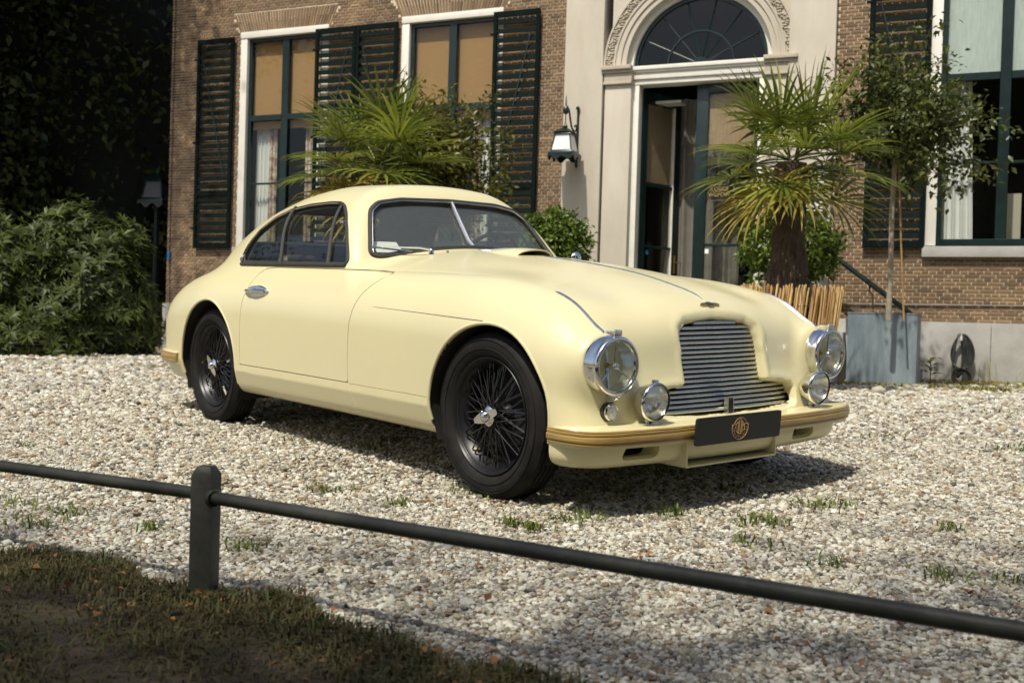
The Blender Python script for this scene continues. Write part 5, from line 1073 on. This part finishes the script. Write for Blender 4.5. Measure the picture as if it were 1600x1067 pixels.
# ---- interior
dash = MB(); dash.prism([(-1.28, .74), (-1.05, .76), (-.90, .80), (-.92, .83), (-1.02, .875), (-1.20, .885), (-1.30, .85)], -.50, .50, lambda u, v, w: (u, w, v)); dash.build('dashboard', TRIM, car, bevel=.015)
stw = MB(); A = Matrix.Rotation(math.radians(-62), 3, 'Y'); cs = Vector((-1.42, .33, .90)); stw.tube([cs+A@Vector((.205*math.cos(t), .205*math.sin(t), 0)) for t in np.linspace(0, 2*math.pi, 36, endpoint=False)], .0105, 8, closed=True)
for t in (math.radians(90), math.radians(210), math.radians(330)): stw.tube([cs, cs+A@Vector((.205*math.sin(t), .205*math.cos(t), 0))], .008, 6)
stw.tube([cs, cs+A@Vector((0, 0, -.38))], .022, 10); stw.build('steering_wheel', mat('black_bakelite', (.012, .012, .012), .25), car)
for sgn in (-1, 1):
    st = MB(); st.box((-1.75, .33*sgn, .47), (.50, .50, .16)); st.box((-2.03, .33*sgn, .70), (.14, .50, .50), Matrix.Rotation(math.radians(-14), 3, 'Y')); st.build('seat', SEATM, car, bevel=.05, seg=3)
    ct = MB(); ct.box((-1.72, .635*sgn, .880), (1.10, .03, .035)); ct.build('door_capping', TANTRIM, car, bevel=.01)
par = MB(); par.bbox(-2.95, -2.2, -.55, .55, .80, .83); par.build('parcel_shelf', TRIM, car)
pm = MB(); pm.tube([(-1.33, 0, 1.20), (-1.40, 0, 1.16)], .006, 6); pm.box((-1.42, 0, 1.145), (.02, .20, .05)); pm.build('interior_mirror', BLACKENAMEL, car, bevel=.006)
pp = MB(); pp.box((-1.20, -.455, .985), (.085, .15, .003), Matrix.Rotation(math.radians(38), 3, 'Y')); pp.build('paper_slip', mat('white_paper', (.8, .78, .72), .8), car)
msq = MB(); msq.box((-1.15, -.09, .965), (.02, .10, .055), Matrix.Rotation(math.radians(-20), 3, 'Y')); msq.tube([(-1.16, -.09, .94), (-1.15, -.09, .90)], .008, 6); msq.build('dash_mirror', CHROME, car, bevel=.006)

# ---- bonnet brightwork: centre strip, wing strips, wings badge
st = MB(); st.tube([(x, 0, top_z(x, 0)+.001) for x in np.linspace(-.83, .405, 40)], [.0012]+[.0042]*38+[.0015], 6); st.build('bonnet_strip', DULLCHROME, car)
for sgn in (-1, 1):
    st = MB(); xs = np.linspace(.22, .535, 16); st.tube([(x, sgn*(.615+.017*(x-.22)/.3), top_z(x, .615+.017*(x-.22)/.3, .4)+.0015) for x in xs], [.002]+[.0055]*14+[.0065], 6); st.build('wing_strip', DULLCHROME, car)
bd = MB(); zb = top_z(.44, 0); sl0 = math.atan2(top_z(.45, 0)-top_z(.43, 0), .02); Rb = Matrix.Rotation(-sl0, 3, 'Y')
def bpt(u, v, w): return Vector((.44, 0, zb+.002)) + Rb @ Vector((v, u, w))
wing = [(-.058, .004), (-.05, .010), (-.02, .010), (-.012, .016), (.012, .016), (.02, .010), (.05, .010), (.058, .004), (.045, -.006), (.018, -.008), (.010, -.013), (-.010, -.013), (-.018, -.008), (-.045, -.006)]
bd.prism(wing, 0, .004, bpt); bd.build('wings_badge', BRASS, car)
b2 = MB(); b2.prism([(-.017, -.006), (.017, -.006), (.017, .007), (-.017, .007)], .004, .0052, bpt); b2.build('badge_enamel', mat('dark_enamel', (.03, .035, .05), .2), car)

# ---- grille: separate polished slats, slightly peaked at the middle
gb = MB(); gb.prism(GRILLE, 0, .01, lambda u, v, w: (xgr(u, v)-.035-w, u, v)); gr = gb.build('grille', WELL, car)
NS = 19; zs = np.linspace(.360, .688, NS)
def gspan(z):
    xs_ = [p for p in GRH]; best = 0
    for i in range(len(xs_)-1):
        (a, z1), (b, z2) = xs_[i], xs_[i+1]
        if min(z1, z2) <= z <= max(z1, z2) and abs(z1-z2) > 1e-6: best = max(best, a+(b-a)*(z-z1)/(z2-z1))
    return best
SLAT = mat('polished_slat', (.52, .52, .48), rough=.33, metal=1.0, var=.2, scale=18, stretch=(1, 6, 20))
for z in zs:
    hw = gspan(z)+.010
    if hw < .03: continue
    ys = [-hw+2*hw*i/22 for i in range(23)]
    if z < .395:
        segs = [[y for y in ys if y < -.024]+[-.024], [.012]+[y for y in ys if y > .012]]
    else: segs = [ys]
    for sg in segs:
        s_ = MB(); V = []; prof = [(-.022, .004), (-.006, .0085), (-.001, .0062), (.0015, .001), (-.001, -.004), (-.006, -.0062), (-.022, -.004)]; k = len(prof)
        for y in sg:
            pk = .006*max(0, 1-abs(y)/.05)
            for dx, dz in prof: V.append((float(xgr(y, z))-.001+dx+pk*.7, y, z+dz+.010*max(0, 1-abs(y)/.42)*(.25 if z > .66 else .12)))
        F = [(i*k+j, i*k+(j+1) % k, (i+1)*k+(j+1) % k, (i+1)*k+j) for i in range(len(sg)-1) for j in range(k)] + [tuple(range(k))[::-1], tuple(range((len(sg)-1)*k, len(sg)*k))]
        s_.add(V, F); s_.build('slat', SLAT, gr, sharp=50)
dvp = MB(); dvp.box((.552, -.006, .372), (.03, .022, .062)); dvp.build('starting_handle_slot', BLACKENAMEL, gr, bevel=.003)
for y in (-.021, .010):
    e = MB(); e.box((.560, y, .374), (.02, .004, .060)); e.build('slot_edge', SLAT, gr)

# ---- lamps
def headlamp(sgn):
    Y, Z = .632*sgn, .553; RM = RY90
    b = MB(); b.lathe([(.060, -.06), (.094, -.045), (.104, -.02), (.1065, .005), (.1055, .030), (.1035, .040), (.1060, .046), (.1055, .056), (.099, .061), (.0935, .060), (.0925, .050), (.088, .046)], (.52, Y, Z), RM, 48)
    h = b.build('headlamp', CHROME, car, sharp=50)
    r = MB(); r.lathe([(.0, -.062), (.02, -.060), (.05, -.035), (.075, -.005), (.090, .044)], (.52, Y, Z), RM, 40); r.build('reflector', mat('lamp_reflector', (.86, .87, .80), .22, 1.0, var=.06, scale=12), h)
    l = MB(); l.lathe([(0, .066), (.03, .0645), (.06, .060), (.088, .051), (.0935, .050)], (.52, Y, Z), RM, 40); l.build('lens', LENS, h)
    t = MB()
    for a in (90, 215, 325):
        ca, sa = math.cos(math.radians(a)), math.sin(math.radians(a)); t.tube([(.558, Y, Z), (.560, Y+.045*ca, Z+.045*sa), (.566, Y+.091*ca, Z+.091*sa)], [.004, .0028, .0028], 6)
    t.lathe([(0, .056), (.010, .052), (.0145, .044), (.0145, .036), (.010, .030), (0, .028)], (.52, Y, Z), RM, 18); t.build('tripod', CHROME, h)
    bb = MB(); bb.lathe([(0, .02), (.008, .016), (.010, .0), (.006, -.03), (0, -.05)], (.52, Y, Z), RM, 14); bb.build('bulb', mat('bulb_brass', (.55, .42, .2), .3, 1.0), h)
    tb = MB(); tb.box((.545, Y, Z+.113), (.055, .022, .020)); tb.box((.572, Y, Z+.116), (.010, .034, .026)); tb.build('top_clip', CHROME, h, bevel=.004)
    tc = MB(); tc.tube([(.560, Y, Z-.104), (.575, Y, Z-.112), (.560, Y, Z-.120)], .006, 8); tc.box((.562, Y+.004, Z-.114), (.012, .03, .012)); tc.build('rim_screw', CHROME, h, bevel=.002)
for s_ in (-1, 1): headlamp(s_)
FLUTE = MATS['fluted_glass'] = glass_mat('fluted_glass_base', (.93, .95, .95), 1.5, 1.6, .06).copy()
_nt = FLUTE.node_tree; _tc = _nt.nodes.new('ShaderNodeTexCoord'); _w = _nt.nodes.new('ShaderNodeTexWave'); _w.bands_direction = 'Y'; _w.inputs['Scale'].default_value = 55
_bp = _nt.nodes.new('ShaderNodeBump'); _bp.inputs['Distance'].default_value = .004; _nt.links.new(_tc.outputs['Object'], _w.inputs['Vector']); _nt.links.new(_w.outputs['Fac'], _bp.inputs['Height'])
for n in _nt.nodes:
    if n.type in ('BSDF_GLOSSY', 'FRESNEL'): _nt.links.new(_bp.outputs[0], n.inputs['Normal'])
def spotlamp(sgn):
    X, Y, Z = .615, .488*sgn, .424; tl = Matrix.Rotation(math.radians(4), 3, 'Y'); RM = tl @ RY90
    b = MB(); b.lathe([(0, -.075), (.03, -.070), (.055, -.045), (.066, -.015), (.070, .0), (.072, .006), (.0705, .014), (.066, .017)], (X, Y, Z), RM, 36); h = b.build('spot_lamp', CHROME, car, sharp=50)
    r = MB(); r.lathe([(0, -.055), (.025, -.045), (.05, -.02), (.064, .010)], (X, Y, Z), RM, 30); r.build('reflector', MATS['lamp_reflector'], h)
    l = MB(); l.lathe([(0, .036), (.02, .034), (.04, .028), (.058, .019), (.067, .013)], (X, Y, Z), RM, 32); l.build('lens', FLUTE, h)
    c_ = MB(); c_.lathe([(0, .02), (.012, .016), (.012, -.02), (0, -.03)], (X-.0, Y, Z-.005), RM, 12); c_.build('bulb', CHROME, h)
    k = MB(); k.lathe([(.024, 0), (.024, .008), (.012, .014), (.010, .03), (0, .03)], (X-.03, Y, .336), None, 14); k.box((X-.015, Y+.02, .350), (.02, .022, .02)); k.tube([(X-.03, Y, .36), (X-.035, Y, .385)], .010, 8); k.build('bracket', CHROME, h)
    t = MB(); t.box((X+.005, Y, Z+.074), (.018, .020, .012)); t.build('rim_clip', CHROME, h, bevel=.003)
for s_ in (-1, 1): spotlamp(s_)
for s_ in (-1, 1):
    X = front_x(.63, .388); k = MB(); k.lathe([(.036, -.03), (.036, .002), (.031, .008)], (X+.004, .63*s_, .388), RY90, 28); pl = k.build('side_lamp', SEAL, car)
    k = MB(); k.lathe([(.032, .004), (.032, .012), (.028, .017), (.0255, .013)], (X+.004, .63*s_, .388), RY90, 28); k.build('lamp_rim', CHROME, pl)
    k = MB(); k.lathe([(0, .022), (.006, .0215), (.009, .019), (.014, .020), (.018, .0175), (.0255, .014)], (X+.004, .63*s_, .388), RY90, 28); k.build('lens', mat('frosted_lens', (.72, .72, .68), .18, 0, spec=.9), pl)

# ---- front bumper: cream shelf carrying a grooved wooden rail
BP = [(.395, -.790), (.47, -.792), (.535, -.783), (.572, -.765), (.600, -.725), (.620, -.66), (.638, -.55), (.652, -.40), (.656, -.2), (.657, 0)]
BP = BP + [(x, -y) for x, y in BP[-2::-1]]
def dense(P, n=6):
    Q = []; k = len(P)
    for i in range(k-1):
        p0, p1, p2, p3 = [Vector(P[max(0, min(k-1, i+d))]) for d in (-1, 0, 1, 2)]
        for j in range(n):
            t = j/n; Q.append(.5*((2*p1)+(p2-p0)*t+(2*p0-5*p1+4*p2-p3)*t*t+(3*p1-p0-3*p2+p3)*t**3))
    return Q + [Vector(P[-1])]
def sweep(P, prof, c=Vector((0, 0))):
    """closed profile of (outward, z) swept along a plan curve"""
    V = []; k = len(prof); n = len(P)
    for i, p in enumerate(P):
        t = (P[min(i+1, n-1)]-P[max(i-1, 0)]).normalized(); nn = Vector((t.y, -t.x))
        if nn.dot(p-c) < 0: nn = -nn
        for o, z in prof:
            if o < -.08: q_ = p+(Vector((c.x+.18*(1 if c.x > -1 else -1), p.y*.60))-p).normalized()*abs(o); V.append((q_.x, q_.y, z))
            else: V.append((p.x+nn.x*o, p.y+nn.y*o, z))
    F = [(i*k+j, i*k+(j+1) % k, (i+1)*k+(j+1) % k, (i+1)*k+j) for i in range(n-1) for j in range(k)] + [tuple(range(k))[::-1], tuple(range((n-1)*k, n*k))]
    return V, F
BPd = dense(BP)
sh_ = MB(); sh_.add(*sweep(BPd, [(.0, .3335), (-.02, .339), (-.21, .347), (-.21, .27), (.0, .27)])); bmp = sh_.build('front_bumper', PAINT, car, sharp=40)
rail = [(-.004, .2745), (.006, .2745), (.010, .277), (.010, .2835), (.0065, .285), (.0065, .287), (.014, .289), (.016, .295), (.016, .309), (.0145, .313), (.009, .3145), (.009, .317), (.0125, .3185), (.0125, .325), (.009, .3275), (.009, .329), (.011, .330), (.010, .334), (.004, .3365), (-.004, .3365)]; rail = [(o_*.8, .3065+(z_-.3055)*.86) for o_, z_ in rail]
w_ = MB(); w_.add(*sweep(BPd, rail)); w_.build('wooden_rail', WOODGOLD, bmp, sharp=25)
# chin below the bumper: air scoop box under the plate and two oval ducts
ch = MB(); Y0, Y1 = -.325, .205
def chin_box():
    o = .008; xo, xi = .632, .46
    for (y0, y1, z0, z1) in ((Y0, Y0+o, .175, .268), (Y1-o, Y1, .175, .268), (Y0, Y1, .170, .178)): ch.bbox(xi, xo, y0, y1, z0, z1)
    ch.bbox(xi-.002, xi+.008, Y0, Y1, .178, .205); ch.bbox(xi-.002, xi+.008, -.10, -.06, .2, .27)
chin_box(); ch.build('chin_scoop', PAINT, car, bevel=.003)
bk = MB(); bk.bbox(.44, .452, Y0, Y1, .18, .30); bk.build('scoop_mesh', WELL, car)
tow = MB(); tow.tube([(.50, -.27, .235), (.53, -.24, .235), (.56, -.225, .236)], .006, 6); tow.build('tow_eye', CHROME, car)
for y0, z0 in DUCTC:          # ducts: a painted throat running back into the dark
    pz = DUCT; fx = front_x(np.abs(np.array([y0+u for u, v in pz])), np.array([z0+v for u, v in pz])); n_ = len(pz); d_ = MB()
    V = [(fx[i]-.004, y0+u, z0+v) for i, (u, v) in enumerate(pz)]+[(fx[i]-.075, y0+u*.9, z0+v*.85) for i, (u, v) in enumerate(pz)]
    d_.add(V, [(i, (i+1) % n_, n_+(i+1) % n_, n_+i) for i in range(n_)]); duct = d_.build('brake_duct', PAINT, car)
    e_ = MB(); e_.add([(min(fx)-.074, y0+u*1.05, z0+v*1.05) for u, v in pz], [tuple(range(n_))]); e_.build('duct_back', WELL, duct)
# ---- plate
PLM = mat('plate_black', (.016, .018, .019), rough=.45, spec=.3); LOGO = mat('plate_gold', (.62, .36, .13), rough=.5)
PC = Vector((.690, -.100, .3110)); PA = Matrix.Rotation(math.radians(4), 3, 'Y')
def pl3(u, v, w): return PC + PA @ Vector((w, u, v))
p_ = MB(); p_.prism(rounded([(-.245, -.051), (.245, -.051), (.245, .051), (-.245, .051)], .012, 4), -.005, .004, pl3); plate = p_.build('number_plate', PLM, car); plate['label'] = 'black display plate with round gold emblem'
e = MB(); EK = .047/183; LW = 7.5*EK
def em(px, py): return ((px-450)*EK, (590-py)*EK)
def stroke(a, b, w=LW):
    (x0, y0), (x1, y1) = a, b; L = math.hypot(x1-x0, y1-y0); nx_, ny_ = -(y1-y0)/L*w/2, (x1-x0)/L*w/2; tx, ty = (x1-x0)/L*w*.3, (y1-y0)/L*w*.3
    e.prism([(x0+nx_-tx, y0+ny_-ty), (x0-nx_-tx, y0-ny_-ty), (x1-nx_+tx, y1-ny_+ty), (x1+nx_+tx, y1+ny_+ty)], .004, .0052, pl3)
def strokes(P): [stroke(em(*P[k]), em(*P[k+1])) for k in range(len(P)-1)]
def arc(cx, cy, r, a0, a1, n=40): return [(cx+r*math.cos(math.radians(a0+(a1-a0)*k/n)), cy-r*math.sin(math.radians(a0+(a1-a0)*k/n))) for k in range(n+1)]
strokes(arc(450, 575, 183, 170, 370)); strokes(arc(450, 591, 153, 24, 156))
strokes([(310, 530), (355, 530), (402, 495), (402, 670)]); strokes([(355, 530), (348, 560), (350, 590), (362, 625), (380, 650), (402, 668)])
strokes([(425, 440), (425, 678), (468, 678), (468, 440)]); strokes([(495, 668), (495, 492), (520, 515), (522, 566), (541, 540), (549, 575), (547, 605), (537, 635)]); strokes([(545, 530), (590, 530)])
for kx in (283, 617): e.prism([(em(kx, 540)[0]+13*EK*math.cos(t), em(kx, 540)[1]+13*EK*math.sin(t)) for t in np.linspace(0, 2*math.pi, 14, endpoint=False)], .004, .0052, pl3)
WORD = 'COLLECTIBLES'
for i, chh in enumerate(WORD):
    a = math.radians(184+(357-184)*i/(len(WORD)-1)); V, F = text_mesh(chh, 38*EK); ro = a+math.pi/2; cx_, cy_ = em(450, 575); R2 = 146*EK
    e.add([pl3(cx_+R2*math.cos(a)+(v.x*math.cos(ro)-v.y*math.sin(ro)), cy_+R2*math.sin(a)+(v.x*math.sin(ro)+v.y*math.cos(ro)), .0046+max(v.z, 0)*3) for v in V], F)
e.build('plate_emblem', LOGO, plate, smooth=False)
# ---- rear bumper
RBP = [(-2.88, -.812), (-3.02, -.806), (-3.16, -.785), (-3.27, -.735), (-3.36, -.65), (-3.405, -.5), (-3.42, 0)]; RBP = dense(RBP + [(x, -y) for x, y in RBP[-2::-1]])
RC_ = Vector((-2.6, 0)); r_ = MB(); V, F = sweep(RBP, [(-.06, .30), (-.06, .375), (.008, .372), (.008, .303)], RC_); V = [(x*1.0, y, z) for x, y, z in V]; r_.add(V, F); rb = r_.build('rear_bumper', PAINT, car, sharp=40)
r_ = MB(); r_.add(*sweep(RBP, [(.0, .312), (.014, .312), (.018, .325), (.012, .33), (.018, .338), (.018, .352), (.012, .357), (.016, .366), (.0, .368)], RC_)); r_.build('wooden_rail', WOODGOLD, rb, sharp=25)
# ---- door mirror on the far wing
m_ = MB(); m_.lathe([(0, -.022), (.022, -.019), (.034, -.008), (.037, 0), (.034, .003), (0, .003)], (-1.06, .66, .955), Matrix.Rotation(math.radians(-90), 3, 'Y'), 24); m_.tube([(-1.05, .66, .95), (-1.03, .64, .90), (-1.02, .63, .86)], .007, 8); m_.build('wing_mirror', CHROME, car)

# ---- wheels
R_T, WID = .326, .165
def tyre_profile():
    P = [(.214, -.050), (.228, -.058), (.236, -.068), (.256, -.080), (.285, -.082), (.303, -.076), (.313, -.066), (.319, -.060)]
    w = -.060
    tread = [(.3235, -.056)]
    for cgr in (-.034, -.012, .012, .034): tread += [(.3255, cgr-.004), (.318, cgr-.0025), (.318, cgr+.0025), (.3255, cgr+.004)]
    tread += [(.3235, .056)]
    return P + tread + [(r, -h) for r, h in P[::-1]]
def make_wheel(name):
    # local: axis along -y outward (outer face at -y)
    b = MB(); Mw = RX90  # local z -> -y
    b.lathe([(.216, -.050), (.226, -.062), (.2285, -.066), (.2265, -.069), (.222, -.066), (.2185, -.052), (.205, -.030), (.188, -.012), (.186, .02), (.20, .045), (.218, .06)], (0, 0, 0), Matrix(((1, 0, 0), (0, 0, 1), (0, 1, 0))), 64)
    rim = b.build('wheel', BLACKENAMEL, None, sharp=45)
    t = MB(); prof = tyre_profile(); n = 120; k = len(prof); V = []
    for j in range(n):
        th = 2*math.pi*j/n
        for i, (r, h) in enumerate(prof):
            hh = h; rr = r
            if r > .3175 and r < .3265 and abs(h) < .05: hh = h + .0035*math.sin(j*math.pi/2)
            if abs(h) > .055 and .30 < r < .3245 and j % 2 == 0: rr = r - .0035
            V.append((rr*math.cos(th), hh, rr*math.sin(th)))
    F = [(j*k+i, ((j+1) % n)*k+i, ((j+1) % n)*k+i+1, j*k+i+1) for j in range(n) for i in range(k-1)]
    t.add(V, F); t.build('tyre', RUBBER, rim, sharp=28)
    for rr, d in ((.262, .0022), (.296, .0018)):
        l = MB(); l.tube([(rr*math.cos(a), -.0808-(.0008 if rr < .28 else .0), rr*math.sin(a)) for a in np.linspace(0, 2*math.pi, 72, endpoint=False)], d, 5, closed=True); l.build('sidewall_rib', RUBBER, rim)
    h = MB(); h.lathe([(.030, -.064), (.036, -.060), (.040, -.050), (.034, -.045), (.032, .0), (.048, .02), (.05, .04)], (0, 0, 0), Matrix(((1, 0, 0), (0, 0, 1), (0, 1, 0))), 28); h.build('hub', BLACKENAMEL, rim)
    dr = MB(); dr.lathe([(.15, .045), (.15, .075), (.13, .08), (.04, .08)], (0, 0, 0), Matrix(((1, 0, 0), (0, 0, 1), (0, 1, 0))), 40); dr.lathe([(.05, .028), (.185, .055)], (0, 0, 0), Matrix(((1, 0, 0), (0, 0, 1), (0, 1, 0))), 40); dr.build('brake_drum', WELL, rim)
    # two rows of crossed spokes with nipples at the rim
    sp = []
    for row, (rh, yh, rr, yr, cnt, tw) in enumerate(((.038, -.052, .202, -.034, 32, .95), (.040, -.044, .194, -.014, 28, 1.15), (.036, -.030, .188, .004, 16, .6))):
        for i in range(cnt):
            s = 1 if i % 2 else -1; a = 2*math.pi*(i//2*2+.5)/cnt + (.05 if i % 2 else -.05); a2 = a + s*tw*.55
            P0 = Vector((rh*math.cos(a2), yh, rh*math.sin(a2))); P1 = Vector((rr*math.cos(a), yr, rr*math.sin(a)))
            m = MB(); m.tube([P0, P1], .0022, 5); d = (P1-P0).normalized(); m.tube([P1-d*.016, P1], .0036, 5); m.build('spoke', mat('spoke_black', (.011, .011, .012), .10, 0, spec=.9), rim)
    s = MB(); ry = Matrix(((1, 0, 0), (0, 0, 1), (0, 1, 0)))
    s.lathe([(0, -.098), (.012, -.096), (.020, -.090), (.023, -.080), (.030, -.076), (.040, -.068), (.041, -.058), (.03, -.054)], (0, 0, 0), ry, 28)
    for a in (math.radians(200), math.radians(20)):
        c, sn = math.cos(a), math.sin(a)
        def q(u, v, w): return Vector((u*c-v*sn, w, u*sn+v*c))
        s.prism([(.015, -.024), (.045, -.017), (.070, -.010), (.076, -.004), (.072, .010), (.05, .017), (.015, .024)], -.080, -.068, q)
    s.build('knock_on_spinner', CHROME, rim, sharp=40)
    v = MB(); v.tube([(-.10, -.03, -.155), (-.075, -.065, -.135)], [.005, .004], 8); v.build('valve', BRASS, rim)
    return rim
w0 = make_wheel('wheel')
for i, (x, y) in enumerate(((0, -.690), (-2.515, -.690), (0, .690), (-2.515, .690))):
    w = w0 if i == 0 else copy_tree(w0); w.parent = car; w.location = (x, y, .321); an = [0.0, 1.1, .6, 2.0][i]
    w.rotation_euler = (0, an, 0) if y < 0 else (0, an, math.pi)
ax = MB(); ax.tube([(0, -.6, .30), (0, .6, .30)], .03, 8); ax.tube([(-2.515, -.6, .32), (-2.515, .6, .32)], .04, 8); ax.build('axles', WELL, car)
